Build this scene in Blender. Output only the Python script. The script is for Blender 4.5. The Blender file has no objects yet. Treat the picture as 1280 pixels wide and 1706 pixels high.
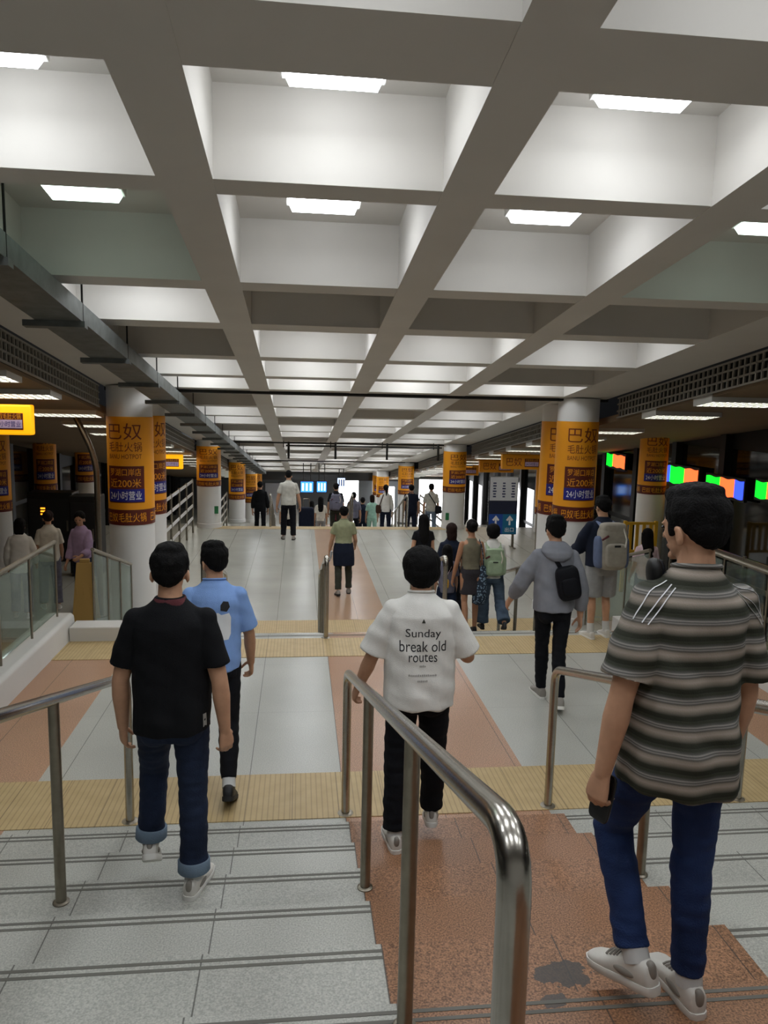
import bpy, bmesh, math, random
from mathutils import Vector, Matrix, noise
from mathutils.bvhtree import BVHTree

random.seed(7)
SC = bpy.context.scene
COL = SC.collection
R = math.radians
PI = math.pi
V3 = Vector

# ------------------------------------------------------------------ materials
def lin(c):
    return tuple(((x/255)/12.92 if x/255 <= .04045 else ((x/255+.055)/1.055)**2.4) for x in c)

MATS = {}
def mat(name, rgb, rough=.6, metal=0., spec=.5, noise_amt=0., noise_scale=40., bump=0., bump_scale=60., emit=None, emit_s=0., alpha=None, trans=0., linear=False):
    m = bpy.data.materials.new(name); m.use_nodes = True
    nt = m.node_tree; b = nt.nodes['Principled BSDF']
    c = rgb if linear else lin(rgb)
    b.inputs['Base Color'].default_value = (*c, 1)
    b.inputs['Roughness'].default_value = rough
    b.inputs['Metallic'].default_value = metal
    b.inputs['Specular IOR Level'].default_value = spec
    if trans: b.inputs['Transmission Weight'].default_value = trans
    if alpha is not None: b.inputs['Alpha'].default_value = alpha
    tc = nt.nodes.new('ShaderNodeTexCoord')
    if noise_amt:
        n = nt.nodes.new('ShaderNodeTexNoise'); n.inputs['Scale'].default_value = noise_scale; n.inputs['Detail'].default_value = 4
        nt.links.new(tc.outputs['Object'], n.inputs['Vector'])
        r = nt.nodes.new('ShaderNodeValToRGB')
        r.color_ramp.elements[0].position = .3; r.color_ramp.elements[1].position = .7
        r.color_ramp.elements[0].color = (*[max(0, x*(1-noise_amt)) for x in c], 1)
        r.color_ramp.elements[1].color = (*[min(1, x*(1+noise_amt)) for x in c], 1)
        nt.links.new(n.outputs['Fac'], r.inputs['Fac']); nt.links.new(r.outputs['Color'], b.inputs['Base Color'])
    if bump:
        n2 = nt.nodes.new('ShaderNodeTexNoise'); n2.inputs['Scale'].default_value = bump_scale; n2.inputs['Detail'].default_value = 5
        nt.links.new(tc.outputs['Object'], n2.inputs['Vector'])
        bp = nt.nodes.new('ShaderNodeBump'); bp.inputs['Strength'].default_value = bump; bp.inputs['Distance'].default_value = .01
        nt.links.new(n2.outputs['Fac'], bp.inputs['Height']); nt.links.new(bp.outputs['Normal'], b.inputs['Normal'])
    if emit is not None:
        b.inputs['Emission Color'].default_value = (*(emit if linear else lin(emit)), 1)
        b.inputs['Emission Strength'].default_value = emit_s
    MATS[name] = m
    return m

def nmath(nt, op, a, b=None, c=None):
    n = nt.nodes.new('ShaderNodeMath'); n.operation = op
    for i, x in enumerate((a, b, c)):
        if x is None: continue
        if isinstance(x, (int, float)): n.inputs[i].default_value = x
        else: nt.links.new(x, n.inputs[i])
    return n.outputs[0]

def mixc(nt, fac, a, b):
    n = nt.nodes.new('ShaderNodeMix'); n.data_type = 'RGBA'
    if isinstance(fac, (int, float)): n.inputs[0].default_value = fac
    else: nt.links.new(fac, n.inputs[0])
    for s, x in ((6, a), (7, b)):
        if isinstance(x, tuple): n.inputs[s].default_value = (*x, 1)
        else: nt.links.new(x, n.inputs[s])
    return n.outputs[2]

# granite floor: grey terrazzo with strips of brown granite, joints, one dark stain
def granite(name, bands, stain=None, grey=(176, 176, 168), brown=(174, 134, 106), rough=.3, joints=True):
    m = bpy.data.materials.new(name); m.use_nodes = True
    nt = m.node_tree; b = nt.nodes['Principled BSDF']
    tc = nt.nodes.new('ShaderNodeTexCoord'); sp = nt.nodes.new('ShaderNodeSeparateXYZ')
    nt.links.new(tc.outputs['Object'], sp.inputs[0])
    X, Y = sp.outputs[0], sp.outputs[1]
    n = nt.nodes.new('ShaderNodeTexNoise'); n.inputs['Scale'].default_value = 150; n.inputs['Detail'].default_value = 3
    nt.links.new(tc.outputs['Object'], n.inputs['Vector'])
    n2 = nt.nodes.new('ShaderNodeTexNoise'); n2.inputs['Scale'].default_value = 1.3; n2.inputs['Detail'].default_value = 3
    nt.links.new(tc.outputs['Object'], n2.inputs['Vector'])
    g, br = lin(grey), lin(brown)
    def ramp(fac, c, a):
        r = nt.nodes.new('ShaderNodeValToRGB'); e = r.color_ramp.elements
        e[0].position = .34; e[1].position = .66
        e[0].color = (*[x*(1-a) for x in c], 1); e[1].color = (*[min(1, x*(1+a)) for x in c], 1)
        nt.links.new(fac, r.inputs['Fac']); return r.outputs['Color']
    gc = ramp(n.outputs['Fac'], g, .22); bc = ramp(n.outputs['Fac'], br, .55)
    fac = None
    for lo, hi in bands:
        f = nmath(nt, 'MULTIPLY', nmath(nt, 'GREATER_THAN', X, lo), nmath(nt, 'LESS_THAN', X, hi))
        fac = f if fac is None else nmath(nt, 'MAXIMUM', fac, f)
    c = mixc(nt, fac, gc, bc) if fac is not None else gc
    # slow wear
    w = nmath(nt, 'MULTIPLY', nmath(nt, 'SUBTRACT', n2.outputs['Fac'], .5), .35)
    w = nmath(nt, 'ADD', w, 1.0)
    sc = nt.nodes.new('ShaderNodeVectorMath'); sc.operation = 'SCALE'
    nt.links.new(c, sc.inputs[0]); nt.links.new(w, sc.inputs['Scale']); c = sc.outputs[0]
    if joints:
        j = nmath(nt, 'PINGPONG', nmath(nt, 'ADD', X, .33+64), .32)
        jl = nmath(nt, 'LESS_THAN', j, .0028)
        jy = nmath(nt, 'LESS_THAN', nmath(nt, 'PINGPONG', nmath(nt, 'ADD', Y, 50.2), .6), .0018)
        c = mixc(nt, nmath(nt, 'MULTIPLY', jl, .75), c, (.05, .045, .04))
        c = mixc(nt, nmath(nt, 'MULTIPLY', jy, .35), c, (.06, .055, .05))
    if stain:
        for (x0, y0, rx, ry) in stain:
            dx = nmath(nt, 'DIVIDE', nmath(nt, 'SUBTRACT', X, x0), rx); dy = nmath(nt, 'DIVIDE', nmath(nt, 'SUBTRACT', Y, y0), ry)
            d = nmath(nt, 'SQRT', nmath(nt, 'ADD', nmath(nt, 'MULTIPLY', dx, dx), nmath(nt, 'MULTIPLY', dy, dy)))
            ns = nt.nodes.new('ShaderNodeTexNoise'); ns.inputs['Scale'].default_value = 28; ns.inputs['Detail'].default_value = 4
            nt.links.new(tc.outputs['Object'], ns.inputs['Vector'])
            d = nmath(nt, 'ADD', d, nmath(nt, 'MULTIPLY', nmath(nt, 'SUBTRACT', ns.outputs['Fac'], .5), 1.6))
            c = mixc(nt, nmath(nt, 'MULTIPLY', nmath(nt, 'LESS_THAN', d, 1.0), .88), c, lin((74, 72, 70)))
    nt.links.new(c, b.inputs['Base Color'])
    b.inputs['Roughness'].default_value = rough
    b.inputs['Specular IOR Level'].default_value = .45
    MATS[name] = m
    return m

def tactile(name):
    m = bpy.data.materials.new(name); m.use_nodes = True
    nt = m.node_tree; b = nt.nodes['Principled BSDF']
    tc = nt.nodes.new('ShaderNodeTexCoord'); sp = nt.nodes.new('ShaderNodeSeparateXYZ')
    nt.links.new(tc.outputs['Object'], sp.inputs[0])
    X, Y = sp.outputs[0], sp.outputs[1]
    n = nt.nodes.new('ShaderNodeTexNoise'); n.inputs['Scale'].default_value = 9; n.inputs['Detail'].default_value = 5
    nt.links.new(tc.outputs['Object'], n.inputs['Vector'])
    a = mixc(nt, n.outputs['Fac'], lin((176, 150, 104)), lin((204, 180, 132)))
    rib = nmath(nt, 'PINGPONG', nmath(nt, 'ADD', X, 60.), .0175)
    gr = nmath(nt, 'LESS_THAN', rib, .004)
    a = mixc(nt, nmath(nt, 'MULTIPLY', gr, .45), a, lin((140, 116, 78)))
    j = nmath(nt, 'LESS_THAN', nmath(nt, 'PINGPONG', nmath(nt, 'ADD', X, 60.33), .15), .0025)
    a = mixc(nt, nmath(nt, 'MULTIPLY', j, .6), a, lin((95, 78, 55)))
    nt.links.new(a, b.inputs['Base Color'])
    bp = nt.nodes.new('ShaderNodeBump'); bp.inputs['Strength'].default_value = .6; bp.inputs['Distance'].default_value = .004
    nt.links.new(rib, bp.inputs['Height']); nt.links.new(bp.outputs['Normal'], b.inputs['Normal'])
    b.inputs['Roughness'].default_value = .5
    MATS[name] = m
    return m

def striped(name, period, stops, z_off=0., wob=.006, rough=.85):
    """horizontal knitted stripes: ramp over object z, repeating"""
    m = bpy.data.materials.new(name); m.use_nodes = True
    nt = m.node_tree; b = nt.nodes['Principled BSDF']
    tc = nt.nodes.new('ShaderNodeTexCoord'); sp = nt.nodes.new('ShaderNodeSeparateXYZ')
    nt.links.new(tc.outputs['Object'], sp.inputs[0])
    n = nt.nodes.new('ShaderNodeTexNoise'); n.inputs['Scale'].default_value = 7
    nt.links.new(tc.outputs['Object'], n.inputs['Vector'])
    z = nmath(nt, 'ADD', sp.outputs[2], nmath(nt, 'MULTIPLY', nmath(nt, 'SUBTRACT', n.outputs['Fac'], .5), wob))
    f = nmath(nt, 'FRACT', nmath(nt, 'DIVIDE', nmath(nt, 'ADD', z, z_off+10*period), period))
    r = nt.nodes.new('ShaderNodeValToRGB'); e = r.color_ramp.elements
    while len(e) < len(stops): e.new(.5)
    for k, (p, c) in enumerate(stops):
        e[k].position = p; e[k].color = (*lin(c), 1)
    nt.links.new(f, r.inputs['Fac'])
    nt.links.new(r.outputs['Color'], b.inputs['Base Color'])
    b.inputs['Roughness'].default_value = rough; b.inputs['Specular IOR Level'].default_value = .2
    n2 = nt.nodes.new('ShaderNodeTexNoise'); n2.inputs['Scale'].default_value = 220
    nt.links.new(tc.outputs['Object'], n2.inputs['Vector'])
    bp = nt.nodes.new('ShaderNodeBump'); bp.inputs['Strength'].default_value = .25; bp.inputs['Distance'].default_value = .004
    nt.links.new(n2.outputs['Fac'], bp.inputs['Height']); nt.links.new(bp.outputs['Normal'], b.inputs['Normal'])
    MATS[name] = m
    return m

def fabric(name, rgb, rough=.85, amt=.12, sc=14, bump=.3):
    return mat(name, rgb, rough=rough, spec=.2, noise_amt=amt, noise_scale=sc, bump=bump, bump_scale=240)

def denim(name, rgb):
    m = mat(name, rgb, rough=.8, spec=.2, noise_amt=.38, noise_scale=6, bump=.35, bump_scale=200)
    return m

def checker(name, a, b_, scale):
    m = bpy.data.materials.new(name); m.use_nodes = True
    nt = m.node_tree; b = nt.nodes['Principled BSDF']
    tc = nt.nodes.new('ShaderNodeTexCoord')
    v = nt.nodes.new('ShaderNodeTexVoronoi'); v.inputs['Scale'].default_value = scale
    nt.links.new(tc.outputs['Object'], v.inputs['Vector'])
    f = nmath(nt, 'LESS_THAN', v.outputs['Distance'], .42)
    nt.links.new(mixc(nt, f, lin(a), lin(b_)), b.inputs['Base Color'])
    b.inputs['Roughness'].default_value = .8
    MATS[name] = m
    return m

GB = [(-9, -1.76), (.31, 1.64), (3.70, 12)]
granite('landing stone', GB)  # brown paler than on the stairs: gloss reflection put into the colour
granite('stair stone', [(.31, 1.64)], stain=[(.93, 2.31, .095, .06), (.80, 2.05, .05, .028)], brown=(147, 107, 79), rough=.38)
granite('lower stone', [(.42, 1.42)], grey=(178, 177, 168), brown=(174, 142, 116), rough=.22)
granite('aisle stone', [], grey=(118, 120, 112), rough=.35)
tactile('tactile tile')
mat('nosing strip', (108, 106, 99), .7)
mat('white paint', (206, 203, 197), .75, spec=.3, noise_amt=.03, noise_scale=2)
mat('column paint', (222, 221, 218), .4, spec=.4, noise_amt=.03, noise_scale=2)
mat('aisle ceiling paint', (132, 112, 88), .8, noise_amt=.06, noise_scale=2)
mat('steel', (176, 172, 164), .24, metal=1., noise_amt=.06, noise_scale=30, bump=.03, bump_scale=80)
mat('brushed steel', (150, 143, 130), .38, metal=1., noise_amt=.08, noise_scale=30)
mat('galvanised', (112, 116, 114), .55, metal=.7, noise_amt=.18, noise_scale=9)
mat('dark metal', (42, 41, 39), .5, metal=.6)
mat('black joint', (22, 21, 20), .8)
mat('black frame', (20, 20, 20), .5)
mat('night glass', (12, 14, 14), .06, spec=.8)
mat('grille metal', (150, 146, 136), .5, metal=.3)
mat('grille dark', (28, 26, 24), .9)
mat('lamp housing', (210, 210, 206), .5)
mat('lamp glow', (255, 255, 255), .5, emit=(246, 250, 255), emit_s=26)
mat('lamp weak', (240, 255, 245), .5, emit=(226, 255, 240), emit_s=7)
mat('lamp dead', (214, 216, 210), .4)
mat('tube glow', (255, 255, 250), .5, emit=(255, 252, 240), emit_s=4.5)
mat('louver', (170, 172, 168), .35, metal=.8)
mat('banner orange', (240, 160, 24), .5, noise_amt=.04, noise_scale=3)
mat('banner maroon', (92, 26, 10), .5)
mat('banner blue', (28, 30, 130), .5)
mat('banner white', (236, 236, 240), .5)
mat('banner print', (118, 44, 8), .5)
mat('sign lit', (255, 180, 20), .5, emit=(255, 170, 10), emit_s=1.1)
mat('sign print', (130, 40, 10), .5)
mat('sign lilac', (215, 190, 225), .5)
mat('screen blue', (40, 110, 220), .3, emit=(60, 140, 255), emit_s=2.2)
mat('screen pale', (210, 225, 255), .3, emit=(190, 215, 255), emit_s=2.6)
mat('daylight', (255, 255, 255), .5, emit=(250, 252, 255), emit_s=7)
mat('led green', (0, 220, 50), .4, emit=(0, 230, 40), emit_s=2.0)  # this and the next two glow in place of led reflections on glass
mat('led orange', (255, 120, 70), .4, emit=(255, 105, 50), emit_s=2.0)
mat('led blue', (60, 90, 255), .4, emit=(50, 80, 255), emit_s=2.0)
mat('red lamp', (255, 30, 20), .4, emit=(255, 20, 10), emit_s=4)
mat('amber lamp', (255, 170, 40), .4, emit=(255, 150, 30), emit_s=3)  # stands in for amber reflections and background lights in the aisle
mat('board white', (206, 208, 214), .5)
mat('board navy', (28, 34, 58), .45)
mat('board blue', (26, 74, 160), .45)
mat('board teal', (20, 110, 150), .45)
mat('ink blue', (44, 52, 92), .5)
mat('yellow plastic', (222, 176, 52), .45)
mat('tan plastic', (206, 168, 96), .5)
mat('green sticker', (40, 120, 70), .5)
mat('rubber black', (16, 16, 16), .5)
mat('far wall', (104, 108, 110), .7)
mat('far wall dark', (58, 60, 62), .7)
def glassmat():
    m = bpy.data.materials.new('balustrade glass'); m.use_nodes = True
    nt = m.node_tree; nt.nodes.remove(nt.nodes['Principled BSDF'])
    out = nt.nodes['Material Output']
    t = nt.nodes.new('ShaderNodeBsdfTransparent'); t.inputs[0].default_value = (.80, .87, .83, 1)
    g = nt.nodes.new('ShaderNodeBsdfGlossy'); g.inputs['Roughness'].default_value = .04
    fr = nt.nodes.new('ShaderNodeFresnel'); fr.inputs[0].default_value = 1.5
    d = nt.nodes.new('ShaderNodeBsdfDiffuse'); d.inputs[0].default_value = (.55, .62, .58, 1)
    m1 = nt.nodes.new('ShaderNodeMixShader'); m1.inputs[0].default_value = .05
    nt.links.new(t.outputs[0], m1.inputs[1]); nt.links.new(d.outputs[0], m1.inputs[2])
    m2 = nt.nodes.new('ShaderNodeMixShader')
    nt.links.new(nmath(nt, 'MULTIPLY', fr.outputs[0], .45), m2.inputs[0]); nt.links.new(m1.outputs[0], m2.inputs[1]); nt.links.new(g.outputs[0], m2.inputs[2])
    nt.links.new(m2.outputs[0], out.inputs[0])
    MATS['glass'] = m
glassmat()
M = MATS

# ------------------------------------------------------------------ mesh builder
class MB:
    def __init__(s): s.V = []; s.F = []; s.I = []
    def add(s, vs, fs, mi=0, mx=None):
        o = len(s.V)
        s.V += [(mx @ V3(v)) if mx else V3(v) for v in vs]
        s.F += [tuple(i+o for i in f) for f in fs]; s.I += [mi]*len(fs)
        return s
    def box(s, x0, x1, y0, y1, z0, z1, mi=0, mx=None, f=None):
        """f: optional function adding a z offset from y (sloping boxes)"""
        vs = [(x, y, z) for z in (z0, z1) for y in (y0, y1) for x in (x0, x1)]
        if f: vs = [(x, y, z+f(y)) for x, y, z in vs]
        return s.add(vs, [(0, 2, 3, 1), (4, 5, 7, 6), (0, 1, 5, 4), (2, 6, 7, 3), (0, 4, 6, 2), (1, 3, 7, 5)], mi, mx)
    def loft(s, rings, mi=0, mx=None, caps=True, closed=False):
        n = len(rings[0]); vs = [v for r in rings for v in r]; fs = []
        m = len(rings)
        for i in range(m-1 if not closed else m):
            a, b = i*n, ((i+1) % m)*n
            for k in range(n):
                fs.append((a+k, a+(k+1) % n, b+(k+1) % n, b+k))
        if caps and not closed:
            for r, rev in ((0, True), (m-1, False)):
                c = sum((V3(v) for v in rings[r]), V3())/n; ci = len(vs); vs.append(c)
                for k in range(n):
                    a, b = r*n+k, r*n+(k+1) % n
                    fs.append((ci, b, a) if rev else (ci, a, b))
        return s.add(vs, fs, mi, mx)
    def tube(s, pts, r, n=12, mi=0, mx=None, flat=None, up=None):
        pts = [V3(p) for p in pts]; rings = []; nrm = None
        for i, p in enumerate(pts):
            d = (pts[min(i+1, len(pts)-1)]-pts[max(i-1, 0)]).normalized()
            if nrm is None:
                nrm = V3(up) if up else (V3((0, 0, 1)) if abs(d.z) < .9 else V3((1, 0, 0)))
            nrm = (nrm-d*nrm.dot(d)).normalized(); bi = d.cross(nrm)
            rr = r[i] if isinstance(r, (list, tuple)) else r
            ra, rb = (rr, rr) if not flat else (rr, rr*flat)
            rings.append([p+nrm*(math.cos(2*PI*k/n)*rb)+bi*(math.sin(2*PI*k/n)*ra) for k in range(n)])
        return s.loft(rings, mi, mx)
    def ell(s, c, r, mi=0, mx=None, nu=20, nv=12, e=None):
        vs = [(c[0], c[1], c[2]-r[2])]; fs = []
        sg = lambda x, q: math.copysign(abs(x)**q, x)
        for j in range(1, nv):
            a = -PI/2+PI*j/nv
            for i in range(nu):
                t = 2*PI*i/nu
                if e: x, y, z = sg(math.cos(a), e)*sg(math.cos(t), e), sg(math.cos(a), e)*sg(math.sin(t), e), sg(math.sin(a), e)
                else: x, y, z = math.cos(a)*math.cos(t), math.cos(a)*math.sin(t), math.sin(a)
                vs.append((c[0]+r[0]*x, c[1]+r[1]*y, c[2]+r[2]*z))
        vs.append((c[0], c[1], c[2]+r[2])); last = len(vs)-1
        for i in range(nu):
            fs.append((0, 1+(i+1) % nu, 1+i)); b = 1+(nv-2)*nu
            fs.append((last, b+i, b+(i+1) % nu))
            for j in range(nv-2):
                a = 1+j*nu; fs.append((a+i, a+(i+1) % nu, a+nu+(i+1) % nu, a+nu+i))
        return s.add(vs, fs, mi, mx)
    def lathe(s, prof, c=(0, 0, 0), n=40, mi=0, a0=0., a1=2*PI):
        full = abs(a1-a0-2*PI) < 1e-6; k = n if full else n+1
        vs = []; fs = []
        for r, z in prof:
            for i in range(k):
                t = a0+(a1-a0)*i/n
                vs.append((c[0]+r*math.sin(t), c[1]-r*math.cos(t), c[2]+z))
        for j in range(len(prof)-1):
            for i in range(n):
                a = j*k+i; b = j*k+(i+1) % k
                fs.append((a, b, b+k, a+k))
        return s.add(vs, fs, mi)
    def mesh(s, name):
        me = bpy.data.meshes.new(name); me.from_pydata([tuple(v) for v in s.V], [], s.F)
        me.polygons.foreach_set('material_index', s.I); me.update()
        return me
    def build(s, name, mats, parent=None, smooth=False, bevel=0., loc=None, fix=True):
        me = s.mesh(name)
        if fix:
            bm = bmesh.new(); bm.from_mesh(me); bmesh.ops.recalc_face_normals(bm, faces=bm.faces); bm.to_mesh(me); bm.free()
        if isinstance(mats, str): mats = [mats]
        for k in mats: me.materials.append(M[k])
        if smooth:
            me.polygons.foreach_set('use_smooth', [True]*len(me.polygons))
        o = bpy.data.objects.new(name, me); COL.objects.link(o)
        if parent: o.parent = parent
        if loc: o.location = loc
        if bevel:
            b = o.modifiers.new('bevel', 'BEVEL'); b.width = bevel; b.segments = 2; b.limit_method = 'ANGLE'
        if smooth and not bevel:
            try: me.set_sharp_from_angle(angle=R(50))
            except Exception: pass
        return o

def thing(name, label, cat, loc=(0, 0, 0), rz=0, group=None):
    o = bpy.data.objects.new(name, None); COL.objects.link(o)
    o.location = loc; o.rotation_euler = (0, 0, rz); o.empty_display_size = .1
    o['label'] = label; o['category'] = cat
    if group: o['group'] = group
    return o
def tag(o, label, cat, group=None, kind=None):
    o['label'] = label; o['category'] = cat
    if group: o['group'] = group
    if kind: o['kind'] = kind
    return o
def struct(o, label=None):
    o['kind'] = 'structure'
    if label: o['label'] = label
    return o
def dup(root, loc=None, rz=None, label=None, group=None, parent=None, scale=None):
    c = root.copy(); COL.objects.link(c)
    if parent: c.parent = parent
    if loc is not None: c.location = loc
    if rz is not None: c.rotation_euler = (root.rotation_euler.x, root.rotation_euler.y, rz)
    if label: c['label'] = label
    if group: c['group'] = group
    if scale: c.scale = scale
    for ch in list(root.children): dup(ch, parent=c)
    return c

_txt = {}
def text(body, h, w=None, bold=.0):
    """flat glyph mesh centred on 0, cap height scaled to h (and width to w); returns verts, faces in x,z"""
    if body not in _txt:
        cu = bpy.data.curves.new('t', 'FONT'); cu.body = body; cu.resolution_u = 3; cu.offset = bold
        o = bpy.data.objects.new('t', cu); COL.objects.link(o)
        dg = bpy.context.evaluated_depsgraph_get(); dg.update()
        me = bpy.data.meshes.new_from_object(o.evaluated_get(dg))
        _txt[body] = ([(v.co.x, v.co.y) for v in me.vertices], [tuple(p.vertices) for p in me.polygons])
        bpy.data.objects.remove(o); bpy.data.curves.remove(cu); bpy.data.meshes.remove(me)
    vs, fs = _txt[body]
    xs = [v[0] for v in vs]; ys = [v[1] for v in vs]
    x0, x1, y0, y1 = min(xs), max(xs), min(ys), max(ys)
    sy = h/(y1-y0); sx = (w/(x1-x0)) if w else sy
    return [((x-(x0+x1)/2)*sx, 0, (y-(y0+y1)/2)*sy) for x, y in vs], fs
def split_long(vs, fs, L):
    bm = bmesh.new(); bv = [bm.verts.new(v) for v in vs]
    for f in fs:
        try: bm.faces.new([bv[i] for i in f])
        except ValueError: pass
    for _ in range(6):
        es = [e for e in bm.edges if e.calc_length() > L]
        if not es: break
        bmesh.ops.subdivide_edges(bm, edges=es, cuts=1); bmesh.ops.triangulate(bm, faces=bm.faces)
    bm.verts.index_update()
    out = [tuple(v.co) for v in bm.verts], [tuple(v.index for v in f.verts) for f in bm.faces]
    bm.free(); return out

# ------------------------------------------------------------------ camera (1280 x 1706 frame)
def make_camera():
    yaw, pitch, roll, f = R(6.46), R(8.0), R(1.3), 1265.
    fw = V3((math.sin(yaw)*math.cos(pitch), math.cos(yaw)*math.cos(pitch), -math.sin(pitch)))
    rt = V3((math.cos(yaw), -math.sin(yaw), 0)); up = rt.cross(fw)
    r2 = rt*math.cos(roll)+up*math.sin(roll); u2 = -rt*math.sin(roll)+up*math.cos(roll)
    cam = bpy.data.cameras.new('camera'); o = bpy.data.objects.new('camera', cam); COL.objects.link(o)
    m = Matrix.Identity(4)
    for i in range(3):
        m[i][0] = r2[i]; m[i][1] = u2[i]; m[i][2] = -fw[i]
    m.translation = (0, 0, 2.6); o.matrix_world = m
    cam.sensor_fit = 'VERTICAL'; cam.sensor_height = 36.; cam.lens = 36.*f/1706.
    cam.clip_start = .05; cam.clip_end = 200
    SC.camera = o
make_camera()
SC.view_settings.view_transform = 'Standard'; SC.view_settings.look = 'None'
SC.view_settings.gamma = 1; SC.view_settings.use_curve_mapping = False
SC.view_settings.exposure = -0.15
w = bpy.data.worlds.new('world'); SC.world = w; w.use_nodes = True
w.node_tree.nodes['Background'].inputs[0].default_value = (.75, .8, .9, 1)
w.node_tree.nodes['Background'].inputs[1].default_value = .12  # faint ambient fill added to the hall, not a source in it
# ================================================================== the place
ZC, SL = 4.22, .128
cz = lambda y: ZC-SL*y
TR, RI = .43, .13
E1, E2, E3 = 8.41, 20.95, 29.6            # stair heads further on
Z2, Z3, Z4 = -.78, -2.08, -3.38

# --- near stair (camera stands on it): tread k has its front edge at 4.23-.43(k-1)
mb = MB()
prof_y = []
for k in range(1, 13):
    yn = 4.23-TR*(k-1); z = RI*k
    mb.box(-3.2, 5.2, yn-TR, yn, z-RI-.02 if k > 1 else -.1, z)
    for d in (.028, .062):
        for xa, xb in (((-3.2, .31), (1.64, 5.2)) if k < 6 else ((-3.2, 5.2),)): mb.box(xa, xb, yn-d-.014, yn-d, z, z+.0015, 1)
struct(mb.build('floor_stairs', ['stair stone', 'nosing strip'], fix=False), 'grey granite stair flight with a brown granite strip, nearest the viewer')
mb = MB()
mb.box(-3.2, 5.2, 4.23, E1, -.3, 0.)
for d in (.03, .065): mb.box(-3.2, 5.2, E1-d-.014, E1-d, 0, .0015, 1)
struct(mb.build('floor', ['landing stone', 'nosing strip'], fix=False), 'stone landing between the two stair flights')
# --- lower stairs and floors
def flight(y0, z0, n, x0, x1, m):
    mb = MB()
    for k in range(1, n+1):
        y = y0+TR*(k-1); z = z0-RI*k
        mb.box(x0, x1, y, y+TR+.02, z-.3, z)
        for d in (.03, .065): mb.box(x0, x1, y+TR-d-.014, y+TR-d, z, z+.0015, 1)
    return struct(mb.build('floor_stairs', [m, 'nosing strip'], fix=False))
flight(E1, 0, 5, -2.3, 4.3, 'lower stone')
f = MB().box(-6.6, 7.6, E1+5*TR, E2, Z2-.3, Z2).build('floor_hall', 'lower stone', fix=False); struct(f)
flight(E2, Z2, 9, -6.6, 7.6, 'lower stone')
f = MB().box(-6.6, 7.6, E2+9*TR, E3, Z3-.3, Z3).build('floor_hall', 'lower stone', fix=False); struct(f)
flight(E3, Z3, 9, -6.6, 7.6, 'lower stone')
f = MB().box(-6.6, 7.6, E3+9*TR, 44, Z4-.3, Z4).build('floor_hall', 'lower stone', fix=False); struct(f)
struct(MB().box(-6.6, -2.75, 0, E1+5*TR, Z2-.3, Z2).build('floor_aisle_left', 'aisle stone', fix=False))
struct(MB().box(4.7, 7.6, 0, E1+5*TR, Z2-.3, Z2).build('floor_aisle_right', 'aisle stone', fix=False))
struct(MB().box(-2.75, -2.3, E1, E1+5*TR, Z2-.3, Z2).box(4.3, 4.7, E1, E1+5*TR, Z2-.3, Z2).build('floor_margin', 'lower stone', fix=False))
# tactile bands
for i, (y0, y1, z, x0, x1) in enumerate(((4.50, 5.10, 0, -2.45, 4.4), (7.62, 8.24, 0, -2.45, 4.4), (10.95, 11.65, Z2, -2.3, 4.2), (20.45, 20.9, Z2, -2.3, 4.2))):
    o = MB().box(x0, x1, y0, y1, z, z+.005).build('tactile_paving', 'tactile tile', fix=False)
    tag(o, ['yellow ribbed tactile strip at the foot of the nearest stairs', 'yellow ribbed tactile strip at the far edge of the landing', 'yellow ribbed tactile strip on the lower floor just beyond the landing', 'thin yellow tactile strip where the hall floor ends under the crowd'][i], 'paving')
    o['kind'] = 'structure'

# --- low white kerbs carrying the glass
def kerb(name, xi, xo, y_a, y_b, xc):
    mb = MB()
    s = 1 if xo > xi else -1
    P = [(xi, 0), (xi+s*.02, .22), (xi+s*.05, .25), (xo, .25), (xo, -.8), (xi, -.8)]
    n = len(P)
    vs = [(x, y_a, z) for x, z in P]+[(x, y_b, z) for x, z in P]
    mb.add(vs, [(i, (i+1) % n, n+(i+1) % n, n+i) for i in range(n)]+[tuple(range(n))[::-1], tuple(range(n, 2*n))])
    x0, x1 = sorted((xi, xc))
    mb.box(x0, x1, y_b-.28, y_b, -.2, .16)
    return struct(mb.build(name, 'white paint', smooth=False, bevel=.012), 'low white kerb beside the landing')
kerb('trim_1', -2.45, -2.75, 1.2, 8.5, -1.9)
kerb('trim_2', 4.40, 4.70, 1.2, 8.5, 3.75)
# white wall under the near stair sides
struct(MB().box(-3.2, -2.75, -1.5, 4.3, Z2, .3).build('wall_stair_left', 'white paint', fix=False))
struct(MB().box(4.7, 5.2, -1.5, 4.3, Z2, .3).build('wall_stair_right', 'white paint', fix=False))

# --- coffered ceiling
LB = [(-2.75, -1.97), (-.72, -.44), (.73, 1.0), (2.2, 2.48), (3.95, 4.70)]
CB = [(-1.9, -1.7), (-.45, -.25), (1.05, 1.25), (2.68, 3.08), (4.07, 4.26), (5.86, 6.08), (7.17, 7.42), (8.75, 8.97), (10.05, 10.25), (11.2, 11.75)]
y = 13.15
while y < 20.0: CB.append((y, y+.2)); y += 1.5
CB += [(20.6, 21.15)]
y = 22.55
while y < 29.5: CB.append((y, y+.2)); y += 1.5
CB += [(29.9, 30.4)]
y = 31.9
while y < 40: CB.append((y, y+.2)); y += 1.5
CB += [(41.2, 41.6)]
YA, YB = -1.9, 41.6
DEP = .46
mb = MB()
mb.box(-2.75, 4.70, YA, YB, DEP, DEP+.2, f=cz)
for x0, x1 in LB: mb.box(x0, x1, YA, YB, 0, DEP+.01, f=cz)
for (y0, y1) in CB:
    for i in range(4): mb.box(LB[i][1], LB[i+1][0], y0, y1, .004, DEP+.01, f=cz)
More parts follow.
